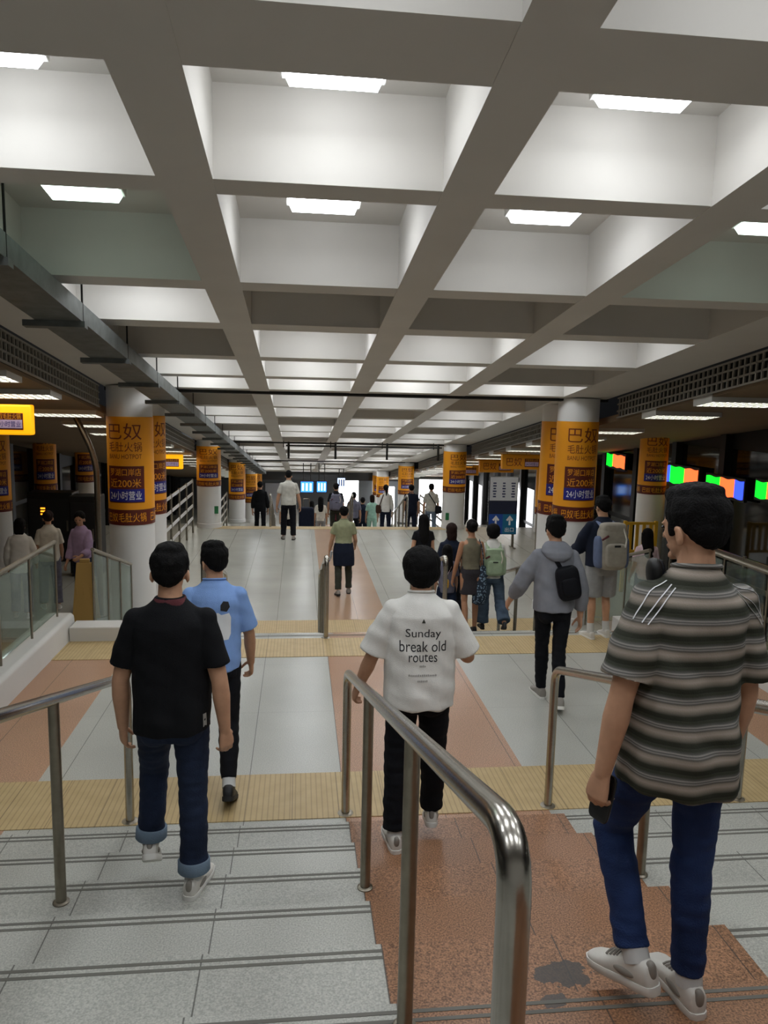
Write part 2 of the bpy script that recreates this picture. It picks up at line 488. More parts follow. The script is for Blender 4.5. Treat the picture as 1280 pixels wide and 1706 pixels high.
struct(mb.build('ceiling', 'white paint', fix=False, bevel=.0), 'white coffered concrete ceiling sloping down the hall')
for i, yj in enumerate((11.38, 20.85, 30.1)):
    struct(MB().box(-2.78, 4.73, yj, yj+.07, -.035, .02, f=cz).build('trim_%d' % (3+i), 'black joint', fix=False))
# side ceilings, fascia grilles
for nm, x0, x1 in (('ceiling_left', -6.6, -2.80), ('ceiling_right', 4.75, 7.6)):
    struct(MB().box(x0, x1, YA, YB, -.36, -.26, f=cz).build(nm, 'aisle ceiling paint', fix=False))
def grille(x, side, y0, y1, lab):
    t = thing('vent_grille', lab, 'grille', (x, y0, cz(y0)))
    g = lambda yy: -SL*yy
    L = y1-y0
    MB().box(-.012, .012, 0, L, -.325, -.03, f=g).build('backing', 'grille dark', t, fix=False)
    mb = MB(); s = -side*.028
    a, b = sorted((s, s+.02*(-side)))
    for z in (-.335, -.24, -.14, -.05): mb.box(a, b, 0, L, z, z+.02, f=g)
    k = 0.
    while k < L-.02:
        mb.box(a, b, k, k+.022, -.325, -.05, f=g); k += .105
    mb.build('bars', 'grille metal', t, fix=False)
    return t
for x, s, nm in ((-2.79, -1, 'left'), (4.74, 1, 'right')):
    for (y0, y1, w_) in ((1.0, 10.95, 'nearest'), (12.75, 20.5, 'second'), (21.9, 29.7, 'third'), (31., 39., 'farthest')):
        grille(x, s, y0, y1, '%s grey egg-crate air grille along the beam over the %s aisle' % (w_, nm))

# --- lamps in the coffers
def make_lamp():
    t = thing('ceiling_light', 'x', 'light')
    MB().box(-.24, .24, -.155, .155, .05, .19).build('housing', 'lamp housing', t, bevel=.006)
    mb = MB(); a, b = .22, .20
    mb.add([(-a, -.14, .05), (a, -.14, .05), (a, .14, .05), (-a, .14, .05), (-b, -.12, 0), (b, -.12, 0), (b, .12, 0), (-b, .12, 0)],
           [(4, 7, 6, 5), (0, 4, 5, 1), (1, 5, 6, 2), (2, 6, 7, 3), (3, 7, 4, 0)])
    mb.build('diffuser', 'lamp glow', t, fix=False)
    return t
L0 = make_lamp(); LW = None
used = [False, False]
def lamp_proto(weak):
    return L0
cells = [(CB[i][1], CB[i+1][0]) for i in range(len(CB)-1)]
first = next(i for i, c in enumerate(cells) if c[0] > 2.5)
colname = ['left-edge', 'left-middle', 'right-middle', 'right-edge']
ordn = ['first', 'second', 'third', 'fourth', 'fifth', 'sixth', 'seventh', 'eighth', 'ninth', 'tenth', 'eleventh', 'twelfth']
xm = [(LB[i][1]+LB[i+1][0])/2 for i in range(4)]
placed = 0
for r, (y0, y1) in enumerate(cells):
    q = r-first
    ym = (y0+y1)/2
    if y1-y0 < .8 or q < -2: continue
    for c in range(4):
        st = 'on'
        if q == 2 and c in (1, 2): st = 'off'
        elif c == 0: st = {1: 'weak', 3: 'off'}.get(q, 'on')
        elif c == 3: st = {1: 'weak', 2: 'off', 4: 'off'}.get(q, 'on')
        if q > 5: st = 'on' if (q+c) % 3 else 'off'
        if st == 'off': continue
        near = '%s lit ceiling lamp in the %s row of coffers' % (ordn[q] if 0 <= q < 12 else 'distant', colname[c])
        if st == 'weak': near = 'dim greenish ceiling lamp in the second coffer of the %s row' % colname[c]
        o = L0 if placed == 0 else dup(L0)
        o.location = (xm[c], ym, cz(ym)+.27); o.rotation_euler = (-math.atan(SL), 0, 0)
        o['label'] = near
        o['group'] = 'ceiling lamps in the coffers' if 0 <= q < 12 else 'distant ceiling lamps'
        if q >= 12 or q < 0: o['label'] = 'small distant ceiling lamp in the far coffers' if q > 0 else 'ceiling lamp above the nearest stairs'
        if st == 'weak':
            for ch in o.children:
                if ch.name.startswith('diffuser'):
                    ch.data = ch.data.copy(); ch.data.materials.clear(); ch.data.materials.append(M['lamp weak'])
        placed += 1

# --- aisle lamps with egg-crate louvres
def make_troffer():
    t = thing('ceiling_light', 'x', 'light')
    mb = MB(); mb.box(-.47, .47, -.21, -.19, -.05, .04).box(-.47, .47, .19, .21, -.05, .04).box(-.47, -.45, -.19, .19, -.05, .04).box(.45, .47, -.19, .19, -.05, .04).box(-.47, .47, -.21, .21, .03, .045)
    mb.build('frame', 'lamp housing', t)
    MB().box(-.45, .45, -.19, .19, -.035, -.03).build('diffuser', 'tube glow', t, fix=False)
    mb = MB()
    for i in range(1, 10): mb.box(-.45+.09*i-.005, -.45+.09*i+.005, -.19, .19, -.048, -.036)
    for j in (-.065, .065): mb.box(-.45, .45, j-.005, j+.005, -.048, -.036)
    mb.build('louver', 'louver', t, fix=False)
    return t
T0 = make_troffer(); n_t = 0
for nm, xc, ys in (('left', -3.30, [5.2, 6.7, 8.05, 9.35, 11.3]), ('right', 5.21, [5.6, 7.1, 8.62, 10.0, 12.3])):
    ys = list(ys)
    while ys[-1] < 38: ys.append(ys[-1]+1.55)
    for i, y in enumerate(ys):
        o = T0 if n_t == 0 else dup(T0)
        o.location = (xc, y, cz(y)-.37); o.rotation_euler = (-math.atan(SL), 0, 0)
        o['group'] = 'louvred lamps over the %s aisle' % nm
        o['label'] = ('%s louvred tube lamp over the %s aisle' % (ordn[i], nm)) if i < 12 else 'distant louvred tube lamp over the %s aisle' % nm
        n_t += 1

# --- columns with wrapped advertising
CR = .315
def column(x, y, zb, r=CR, name='column', lab=None):
    top = cz(y)+.02 if -3 < x < 5 else cz(y)-.3
    mb = MB(); h = top-zb
    mb.lathe([(0, 0), (r+.012, 0), (r+.012, .12), (r, .13), (r, h), (0, h)], (0, 0, 0), 48)
    o = mb.build(name, 'column paint', loc=(x, y, zb), smooth=True, fix=False)
    return struct(o, lab)
def wrap_pts(vs, rr, za):
    return [(rr*math.sin(x/rr), -rr*math.cos(x/rr), z+za) for x, _, z in vs]
def make_banner(r=CR):
    t = thing('column_banner', 'x', 'banner')
    H = 1.53
    MB().lathe([(r+.001, -H), (r+.006, -H), (r+.006, 0), (r+.001, 0)], n=64).build('sheet', 'banner orange', t, smooth=True, fix=False)
    MB().lathe([(r+.006, -H-.002), (r+.009, -H-.002), (r+.009, -1.31), (r+.006, -1.31)], n=64).build('lower_band', 'banner maroon', t, smooth=True, fix=False)
    a = .27/r
    MB().lathe([(r+.006, -1.21), (r+.009, -1.21), (r+.009, -.69), (r+.006, -.69)], n=24, a0=-a, a1=a).build('info_panel', 'banner maroon', t, smooth=True, fix=False)
    MB().lathe([(r+.009, -1.195), (r+.012, -1.195), (r+.012, -1.015), (r+.009, -1.015)], n=24, a0=-a, a1=a).build('blue_panel', 'banner blue', t, smooth=True, fix=False)
    def ln(bodies, m, lift):
        mb = MB()
        for body, z, h, w in bodies:
            vs, fs = text(body, h, w); vs, fs = split_long(vs, fs, .025)
            mb.add(wrap_pts(vs, r+lift, z), fs)
        return mb.build('lettering', m, t, fix=False)
    ln([('巴奴', -.205, .23, .5), ('毛肚火锅', -.42, .135, .5), ('BANU HOTPOT', -.555, .065, .49)], 'banner print', .0085)
    ln([('罗湖口岸店', -.775, .105, .46), ('近200米', -.93, .125, .46)], 'banner orange', .0115)
    ln([('24小时营业', -1.105, .125, .47)], 'banner white', .0145)
    mb = MB()
    for k in range(3):
        vs, fs = text('巴奴毛肚火锅', .13, .6); vs, fs = split_long(vs, fs, .025)
        vs = [(x+(k-1)*2*PI*(r+.012)/3, y_, z) for x, y_, z in vs]
        mb.add(wrap_pts(vs, r+.0115, -1.42), fs)
    mb.build('lettering', 'banner orange', t, fix=False)
    return t
B0 = make_banner(); nb = 0
cols = [  # x, y, floor z, radius, banner top z, height factor, turn, which
    (-2.42, 11.3, Z2, CR, 2.36, 1., -4, 'nearest orange advertising wrap on the left row of white columns'),
    (-2.42, 12.3, Z2, CR, 2.36, 1., 40, 'orange advertising wrap half hidden behind the nearest left column'),
    (4.31, 11.5, Z2, CR, 2.42, 1., 0, 'nearest orange advertising wrap on the right row, behind the backpack wearer'),
    (4.31, 12.25, Z2, CR, 2.40, 1., -6, 'orange advertising wrap peeking out beside the nearest right column'),
    (-2.42, 20.8, Z2, CR, 1.42, .70, 5, 'orange advertising wrap on the second left column'),
    (4.31, 20.8, Z2, CR, 1.38, .74, 12, 'orange advertising wrap on the second right column'),
    (-2.42, 30.1, Z3, CR, .28, .95, 5, 'orange advertising wrap on the third left column'),
    (4.31, 30.4, Z3, CR, .20, .75, 5, 'orange advertising wrap on the third right column'),
    (-2.42, 38.6, Z4, CR, -.95, .95, 5, 'orange advertising wrap on the fourth left column, far away'),
    (-2.30, 41.0, Z4, CR, -1.15, .95, 5, 'orange advertising wrap on the last left column'),
    (4.31, 39.0, Z4, CR, -1.05, .70, 5, 'orange advertising wrap on the last but one right column'),
    (4.31, 41.2, Z4, CR, -1.2, .70, 5, 'orange advertising wrap on the last right column'),
    (-5.75, 15.2, Z2, .24, 1.88, .95, 20, 'shaded orange advertising wrap at the left picture edge in the aisle'),  # outer posts stand in for column reflections in the dark glazing
    (-5.75, 18.0, Z2, .24, 1.85, .90, 20, 'shaded orange advertising wrap on the second aisle post from the left'),
    (-5.75, 21.2, Z2-.13, .24, 1.75, .90, 20, 'shaded orange advertising wrap on the third aisle post, beside the bent pipe'),
    (6.75, 13.9, Z2, .26, 2.2, .76, -10, 'shaded orange advertising wrap on the right aisle post'),
    (6.75, 20.2, Z2, .26, 1.1, .9, -10, 'shaded orange advertising wrap on the right aisle post beyond the blue sign'),
]
for i, (x, y, zb, r, zt, k, a, lab) in enumerate(cols):
    column(x, y, zb, r, 'column', 'round white column')
    o = B0 if i == 0 else dup(B0)
    o.location = (x, y, zt); o.rotation_euler = (0, 0, R(a)); o['label'] = lab; o['group'] = 'orange advertising wraps on the columns'
    o.scale = (r/CR, r/CR, k)

# --- outer walls of dark glazing
def glazed(x, nm, s):
    o = MB().box(min(x, x+s*.2), max(x, x+s*.2), -1.9, 44, -3.6, 4.2).build('wall_'+nm, 'black frame', fix=False); struct(o)
    mb = MB(); ys = [4.0]
    while ys[-1] < 42: ys.append(ys[-1]+1.75)
    zz = lambda y: (0 if y < E2 else -1.3 if y < E3 else -2.6)
    for i in range(len(ys)-1):
        b = Z2+zz(ys[i])
        g = MB().box(min(x, x-s*.02), max(x, x-s*.02), ys[i]+.12, ys[i+1]-.12, b+.95, b+2.75).box(min(x, x-s*.02), max(x, x-s*.02), ys[i]+.12, ys[i+1]-.12, b+.1, b+.85).build('window_%d' % (i+1 if s < 0 else 40+i), 'night glass', fix=False); struct(g)
        mb.box(min(x, x-s*.14), max(x, x-s*.14), ys[i]-.09, ys[i]+.09, b, cz(ys[i])-.36)
    struct(mb.build('trim_mullions_'+nm, 'black frame', fix=False))
glazed(-6.6, 'left', -1); glazed(7.6, 'right', 1)
# end wall with bright doorway and daylight windows
mb = MB(); yw = 43.2
mb.box(-6.6, 2.25, yw, yw+.3, -3.6, .5).box(3.4, 6.3, yw, yw+.3, -3.6, .5).box(2.25, 3.4, yw, yw+.3, -1.48, .5).box(6.3, 8.9, yw, yw+.3, -1.5, .5)
struct(mb.build('wall_far', 'far wall', fix=False))
struct(MB().box(2.25, 3.4, yw+.2, yw+.3, Z4, -1.48).build('door_1', 'daylight', fix=False), 'bright daylit doorway at the far end of the hall')
struct(MB().box(6.3, 8.9, yw+.2, yw+.3, Z4, -1.5).build('window_90', 'daylight', fix=False), 'bright window at the far right end')
struct(MB().box(7.2, 7.58, 25.0, 27.6, -1.6, -.15).build('window_91', 'daylight', fix=False), 'bright daylit opening beside the second right column')
struct(MB().box(4.75, 5.3, 41.8, 41.9, -3.3, -1.9).build('window_92', 'daylight', fix=False))
struct(MB().box(-1.9, -.4, yw-.06, yw, -3.38, -1.9).build('door_2', 'board white', fix=False), 'pale shutter in the far wall')
struct(MB().box(-6.6, 7.6, 41.55, 41.7, -1.55, .3).build('wall_bulkhead', 'far wall dark', fix=False))
struct(MB().box(-6.6, 7.6, -2.1, -1.9, 1.0, 5.0).build('wall_back', 'white paint', fix=False))
# ================================================================== rails, glass, services, signs
def arc(p, a, b, r, n=7):
    """corner at p coming from a going to b, rounded with radius r"""
    p, a, b = V3(p), V3(a), V3(b)
    u, v = (a-p).normalized(), (b-p).normalized(); k = min(r, (a-p).length*.45, (b-p).length*.45)
    return [p+u*k*(1-t)**2+v*k*t*t for t in [i/(n-1) for i in range(n)]]
def bent(pts, r):
    out = [V3(pts[0])]
    for i in range(1, len(pts)-1): out += arc(pts[i], pts[i-1], pts[i+1], r)
    return out+[V3(pts[-1])]
def handrail(x, ya, za, yb, zb, fa, fb, posts, lab, grp, x2=None):
    x2 = x if x2 is None else x2
    t = thing('handrail', lab, 'handrail', (x, ya, fa), 0, grp)
    o = V3((x, ya, fa))
    P = [V3((x, ya, fa)), V3((x, ya, za)), V3((x2, yb, zb)), V3((x2, yb, fb))]
    MB().tube([p-o for p in bent(P, .11)], .0265, 18).build('rail', 'steel', t, smooth=True)
    for (py, pz) in posts:
        k = (py-ya)/(yb-ya); zt = za+(zb-za)*k; px = x+(x2-x)*k
        p = MB().tube([V3((px, py, pz))-o, V3((px, py, zt-.01))-o], .0235, 16).build('post', 'brushed steel', t, smooth=True)
        MB().lathe([(0, 0), (.036, 0), (.036, .005), (.028, .010), (.0, .012)], V3((px, py, pz))-o, 20).build('flange', 'brushed steel', p, smooth=True)
    for (py, pz, px) in ((ya, fa, x), (yb, fb, x2)):
        MB().lathe([(0, 0), (.05, 0), (.05, .006), (.032, .012), (.0, .012)], V3((px, py, pz))-o, 20).build('flange', 'brushed steel', t, smooth=True)
    return t
tz = lambda y: max(0, RI*math.floor((4.23-y)/TR+1)) if y < 4.23 else 0
for x, lab in ((-1.03, 'steel handrail on the left stair side, beside the person in black'), (.31, 'polished steel handrail running down the middle of the nearest stairs'), (1.65, 'steel handrail right of the brown strip, passing behind the striped shirt'), (2.98, 'steel handrail farthest right on the nearest stairs, mostly hidden by the striped shirt')):
    handrail(x, 4.55, .94, 1.02, 1.975, 0, tz(1.02), [(3.22, tz(3.22)), (1.99, tz(1.99))], lab, 'handrails on the nearest stairs', x-.01 if x != .31 else .325)
fz = lambda y: max(Z2, -RI*math.ceil((y-E1)/TR)) if y > E1 else 0
for x, lab in ((-1.03, 'far handrail behind the blue shirt, going down to the hall'), (.31, 'far handrail left of the brown strip, beside the olive shirt walker'), (1.65, 'far handrail beside the group of women on the stairs'), (2.98, 'far handrail beside the grey hoodie wearer')):
    handrail(x, 8.26, .93, 10.75, .18, 0, Z2, [(9.05, fz(9.05)), (9.92, fz(9.92))], lab, 'handrails on the second stairs')
fz3 = lambda y: max(Z3, Z2-RI*math.ceil((y-E2)/TR)) if y > E2 else Z2
for x, lab in ((-.78, 'distant handrail beside the person all in black'), (-.10, 'distant handrail between the crowd and the man in beige'), (1.47, 'distant handrail in the middle of the crowd'), (3.0, 'distant handrail between the two people with dark trousers')):
    handrail(x, 20.8, Z2+.93, 24.9, Z3+.93, Z2, Z3, [(y, fz3(y)) for y in (21.6, 22.45, 23.3, 24.1)], lab, 'handrails on the third stairs')

def glass_rail(P, grp, lab, spacing=.85, hgt=.85, foot=None):
    """P: list of points (base) ; panels of glass between posts with a rail on top"""
    o = V3(P[0]); t = thing('glass_balustrade', lab, 'balustrade', o, 0, grp)
    U = V3((0, 0, hgt))
    MB().tube([p-o+U for p in bent([V3(p) for p in P], .08)] if len(P) > 2 else [V3(p)-o+U for p in P], .022, 12).build('rail', 'brushed steel', t, smooth=True)
    for a, b in zip(P, P[1:]):
        a, b = V3(a), V3(b); L = (b-a).length; n = max(1, round(L/spacing)); d = (b-a)/n
        for i in range(n+1):
            p = a+d*i-o
            MB().tube([p, p+U], .012, 8).build('post', 'brushed steel', t, smooth=True)
        for i in range(n):
            p, q = a+d*(i+.06)-o, a+d*(i+.94)-o
            nrm = V3((d.y, -d.x, 0)).normalized()*.005
            v = [p+V3((0, 0, .05)), q+V3((0, 0, .05)), q+U-V3((0, 0, .04)), p+U-V3((0, 0, .04))]
            MB().add([x+nrm for x in v]+[x-nrm for x in v], [(0, 1, 2, 3), (7, 6, 5, 4), (0, 4, 5, 1), (1, 5, 6, 2), (2, 6, 7, 3), (3, 7, 4, 0)]).build('glass_panel', 'glass', t)
    return t
g1 = 'glass balustrades around the landing'
glass_rail([(-2.6, 4.4, .25), (-2.6, 8.34, .25)], g1, 'glass balustrade on the left kerb beside the landing', .8, .82)
glass_rail([(-2.28, 8.6, .02), (-2.28, 10.5, -.55)], g1, 'glass balustrade descending in front of the nearest left column', .62, .92)
glass_rail([(4.55, 4.4, .25), (4.55, 8.34, .25)], g1, 'glass balustrade on the right kerb, behind the striped shirt', .8, .82)
glass_rail([(4.22, 8.6, .02), (4.22, 10.5, -.55)], g1, 'glass balustrade descending beside the nearest right column', .62, .92)

def guard(x, y0, y1, zb, h, n, lab, bar='column paint', sp=1.1):
    t = thing('guard_rail', lab, 'railing', (x, y0, zb), 0, 'guard rails along the aisles'); L = y1-y0
    k = max(1, round(L/sp))
    for i in range(k+1): MB().tube([(0, L*i/k, 0), (0, L*i/k, h)], .026, 12).build('post', 'brushed steel', t, smooth=True)
    for j in range(n):
        z = h*(.28+.68*j/(n-1)); MB().box(-.012, .012, 0, L, z-.035, z+.035).build('bar', bar, t, bevel=.004)
    return t
guard(-2.72, 13.2, 19.8, Z2, 1.4, 4, 'guard rail with pale bars left of the hall floor, beyond the nearest column')
guard(4.68, 12.9, 14.4, Z2, 1.35, 4, 'guard rail right of the hall floor, in front of the blue sign', 'brushed steel')
guard(6.05, 5.5, 11.6, Z2, 1.45, 4, 'metal guard rail in the right aisle at the picture edge', 'brushed steel')
guard(-2.72, 21.9, 29.0, Z3, 1.3, 4, 'far guard rail beyond the second left column', 'brushed steel')
guard(4.68, 22.0, 29.0, Z3, 1.3, 4, 'far guard rail beyond the second right column', 'brushed steel')

# --- cable tray under the left edge of the ceiling
t = thing('cable_tray', 'long grey cable tray hung on thin rods along the left ceiling', 'cable tray', (-1.80, 1.0, cz(1.0)))
y0 = 1.0; g = lambda yy: -SL*yy
MB().box(-.17, .17, 0, 37, -.27, -.255, f=g).box(-.17, -.155, 0, 37, -.255, -.13, f=g).box(.155, .17, 0, 37, -.255, -.13, f=g).build('trough', 'galvanised', t, fix=False)
for (xx, rr) in ((-.09, .035), (.0, .028), (.085, .04)):
    MB().tube([(xx, 0, -.2), (xx, 37, -.2-SL*37)], rr, 10).build('conduit', 'galvanised', t, smooth=True)
k = 0
y = .6
while y < 36:
    MB().box(-.26, .19, y-.04, y+.04, -.315, -.27, f=g).build('bracket', 'galvanised', t, fix=False)
    if y < 30:
        for xx in (-.155, .165):
            MB().tube([(xx, y, -.3-SL*y), (xx, y, .455-SL*y)], .008, 6).build('rod', 'dark metal', t)
    y += 1.5; k += 1
# --- sprinkler pipe
t = thing('sprinkler_pipe', 'dark pipe with drops hanging across the far ceiling', 'pipe', (1.7, 20.1, 1.50))
MB().tube([(-2.05, 0, 0), (2.1, 0, 0)], .022, 10).build('pipe', 'dark metal', t, smooth=True)
for xx in (-1.98, -.75, .62, 2.0):
    MB().tube([(xx, 0, .1), (xx, 0, -.34)], .03, 10).build('drop', 'dark metal', t, smooth=True)
    MB().tube([(xx-.13, 0, .12), (xx-.13, 0, -.05)], .012, 8).build('hanger', 'dark metal', t, smooth=True)

# --- bent pipes by the nearest columns
for (x, y, s, lab) in ((-3.08, 12.0, -1, 'steel pipe bent at its top beside the nearest left column'), (4.86, 12.9, 1, 'steel pipe bent at its top beside the nearest right column')):
    t = thing('steel_pipe', lab, 'pipe', (x, y, Z2), 0, 'bent steel pipes by the columns')
    top = cz(y)-.37-Z2
    MB().tube(bent([(0, 0, 0), (0, 0, top-.62), (s*.28, 0, top)], .35), .045, 14).build('pipe', 'brushed steel', t, smooth=True)
    MB().lathe([(0, 0), (.1, 0), (.1, .015), (.05, .02), (0, .02)], n=20).build('flange', 'brushed steel', t, smooth=True)

# --- hanging lit box signs
def hang_sign(x, y, z, w, lab, lit=True, ceil=None):
    t = thing('hanging_sign', lab, 'sign', (x, y, z), 0, 'orange box signs hung in the aisles')
    MB().box(-w/2, w/2, -.07, .07, -.18, .18).build('box', 'sign lit' if lit else 'banner orange', t, bevel=.02)
    MB().box(w/2-.44, w/2-.09, -.078, -.071, -.12, .08).build('panel', 'banner maroon', t)
    MB().box(w/2-.43, w/2-.10, -.081, -.078, -.10, -.0).build('panel', 'sign lilac', t)
    vs, fs = text('24小时营业', .07, .3, .0); MB().add([(a+w/2-.265, b-.0825, c-.05) for a, b, c in vs], fs).build('lettering', 'banner blue', t, fix=False)
    vs, fs = text('巴奴毛肚火锅', .07, .3, .0); MB().add([(a+w/2-.265, b-.0795, c+.04) for a, b, c in vs], fs).build('lettering', 'banner orange', t, fix=False)
    vs, fs = text('巴奴', .2, .38, .0); MB().add([(a-w/2+.3, b-.0725, c) for a, b, c in vs], fs).build('lettering', 'sign print', t, fix=False)
    h = (ceil if ceil else cz(y)-.37)-z
    for xx in (-w*.36, w*.12): MB().tube([(xx, 0, .18), (xx, 0, h)], .008, 8).build('rod', 'brushed steel', t)
    return t
hang_sign(-3.76, 9.6, 2.33, 1.15, 'bright orange box sign hung at the left picture edge')
hang_sign(-3.42, 19.6, 1.07, 1.0, 'bright orange box sign hung farther down the left aisle')
for i, (x, y, z) in enumerate(((5.35, 17.9, 1.32), (5.6, 21.2, .95), (5.4, 24.6, .55))):
    hang_sign(x, y, z, 1.0, ['unlit orange box sign hung above the blue direction sign', 'unlit orange box sign, middle of those over the right aisle', 'unlit orange box sign farthest down the right aisle'][i], False)

# --- standing direction sign
t = thing('direction_sign', 'tall standing sign with blue arrow panels beyond the right guard rail', 'sign', (4.92, 17.85, Z2))
MB().box(-.355, .355, -.04, .04, .33, 1.74).build('frame', 'dark metal', t, bevel=.008)
p = MB().box(-.345, .345, -.05, -.041, 1.16, 1.73).build('panel', 'board white', t); p['label'] = 'white panel with three columns of small dark writing'
mb = MB()
for c in range(3):
    for r in range(6):
        wd = .06+.05*random.random(); x = -.23+.23*c
        mb.box(x-wd/2, x+wd/2, -.053, -.0505, 1.24+.065*r, 1.24+.065*r+.034)
mb.build('lettering', 'ink blue', t)
MB().box(-.345, .345, -.05, -.041, .84, 1.15).build('panel', 'board navy', t)
for s, m in ((-1, 'board blue'), (1, 'board teal')):
    x = s*.1725
    MB().box(x-.1725, x+.1725, -.05, -.041, .34, .83).build('panel', m, t)
    MB().box(x-.022, x+.022, -.056, -.0505, .56, .74).add([(x-.09, -.056, .69), (x-.05, -.056, .66), (x, -.056, .73), (x+.05, -.056, .66), (x+.09, -.056, .69), (x, -.056, .80)], [(0, 1, 2, 5), (5, 2, 3, 4)]).build('arrow', 'banner white', t, fix=False)
    vs, fs = text('出口', .11, .22, .01); MB().add([(a+x, b-.0555, c+.45) for a, b, c in vs], fs).build('lettering', 'banner white', t, fix=False)
for x in (-.28, .28):
    MB().box(x-.025, x+.025, -.03, .03, 0, .34).build('leg', 'brushed steel', t)
    MB().box(x-.03, x+.03, -.2, .2, 0, .02).build('foot', 'brushed steel', t)

# --- glowing panels standing in for led reflections in the right glazing
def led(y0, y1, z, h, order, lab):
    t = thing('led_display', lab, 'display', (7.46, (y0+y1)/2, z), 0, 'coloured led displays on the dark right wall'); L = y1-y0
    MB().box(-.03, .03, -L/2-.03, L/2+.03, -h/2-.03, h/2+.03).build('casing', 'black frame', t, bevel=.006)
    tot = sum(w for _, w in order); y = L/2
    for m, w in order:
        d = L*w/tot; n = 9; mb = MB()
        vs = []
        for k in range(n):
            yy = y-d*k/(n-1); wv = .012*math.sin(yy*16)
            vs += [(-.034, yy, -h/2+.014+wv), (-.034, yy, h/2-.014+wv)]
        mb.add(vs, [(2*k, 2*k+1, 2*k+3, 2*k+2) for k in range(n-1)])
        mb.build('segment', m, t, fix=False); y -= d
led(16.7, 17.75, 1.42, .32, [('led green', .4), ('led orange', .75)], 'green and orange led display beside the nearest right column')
led(13.45, 14.65, 1.36, .36, [('led blue', .12), ('led green', .55), ('led orange', .5)], 'green and orange led display left of the striped shirt wearer\'s head')  # glowing panel standing in for a led reflection, not a display
led(11.95, 13.15, 1.31, .34, [('led green', .5), ('led orange', .5), ('led blue', .3)], 'green, orange and blue led display above the striped shirt wearer\'s head')  # glowing panel standing in for a led reflection, not a display
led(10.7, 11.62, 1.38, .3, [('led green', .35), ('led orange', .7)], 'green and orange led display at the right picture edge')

# --- far hanging screens
for x, y, w, h, z, m, lab in ((.33, 32, .52, .44, -.88, 'screen blue', 'blue screen hung far down the hall, left one'), (.95, 32.1, .40, .44, -.88, 'screen blue', 'smaller blue screen hung beside the left one'), (2.05, 37, .36, .45, -1.2, 'screen pale', 'pale screen beside the bright far doorway')):
    t = thing('display_screen', lab, 'screen', (x, y, z), 0, 'screens hung at the far end')
    MB().box(-w/2-.03, w/2+.03, -.03, .04, -h/2-.03, h/2+.03).build('casing', 'black frame', t)
    MB().box(-w/2, w/2, -.036, -.031, -h/2, h/2).build('panel', m, t)
    mb = MB()
    for k in range(3): mb.box(-w/2+.05+w*.31*k, -w/2+.05+w*.31*k+w*.16, -.039, -.0365, -h*.36, h*.36)
    mb.build('writing', 'screen pale' if m == 'screen blue' else 'ink blue', t)
    for xx in (-w*.3, w*.3): MB().tube([(xx, 0, h/2+.03), (xx, 0, cz(y)-z+.0)], .02, 8).build('rod', 'dark metal', t)

# --- partition with daylight in the right aisle far down
struct(MB().box(4.75, 5.75, 36, 36.2, -3.4, -.4).box(7.0, 7.6, 36, 36.2, -3.4, -.4).box(5.75, 7.0, 36, 36.2, -.9, -.4).build('wall_partition', 'far wall', fix=False))
struct(MB().box(5.75, 7.0, 36.1, 36.18, Z4, -.9).build('window_93', 'daylight', fix=False), 'bright daylit opening between the second and third right columns')

# --- yellow floor signs, barrier, stand-in cabinets
def caution(x, y, z, h, w, rz, lab, m='yellow plastic'):
    t = thing('caution_sign', lab, 'floor sign', (x, y, z), rz, 'yellow folding floor signs')
    for s in (-1, 1):
        a = V3((0, s*.17, 0)); b = V3((0, s*.02, h))
        mb = MB(); th = .012
        vs = [(-w/2, a.y-th, 0), (w/2, a.y-th, 0), (w*.32, b.y-th, h), (-w*.32, b.y-th, h), (-w/2, a.y+th, 0), (w/2, a.y+th, 0), (w*.32, b.y+th, h), (-w*.32, b.y+th, h)]
        mb.add(vs, [(0, 1, 2, 3), (7, 6, 5, 4), (0, 4, 5, 1), (1, 5, 6, 2), (2, 6, 7, 3), (3, 7, 4, 0)])
        mb.build('leaf', m, t, bevel=.006)
        mb = MB()
        for k in range(3): mb.box(-w*.34+k*w*.28, -w*.34+k*w*.28+.016, s*.105-.004, s*.105+.004, h*.12, h*.62, mx=None)
        mb.build('rib', 'tan plastic', t)
    MB().box(-w*.2, w*.2, -.03, .03, h-.005, h+.06).build('handle', m, t, bevel=.012)
caution(-3.22, 11.7, Z2, .92, .36, .1, 'tall yellow folding sign seen through the left glass', 'tan plastic')
caution(4.95, 11.9, Z2, .62, .30, -.2, 'yellow folding sign behind the right glass, by the backpack wearer')
t = thing('folding_barrier', 'x', 'barrier', (6.35, 13.4, Z2))
t['label'] = 'yellow slatted barrier behind the long-haired person in pink'
for x in (-.3, .3): MB().box(x-.03, x+.03, -.03, .03, 0, 1.35).build('post', 'yellow plastic', t, bevel=.006)
for k in range(4): MB().box(-.22+.13*k, -.16+.13*k, -.02, .02, .75, 1.32).build('slat', 'yellow plastic', t, bevel=.006)
for z in (.75, 1.28): MB().box(-.3, .3, -.025, .025, z, z+.05).build('bar', 'yellow plastic', t)
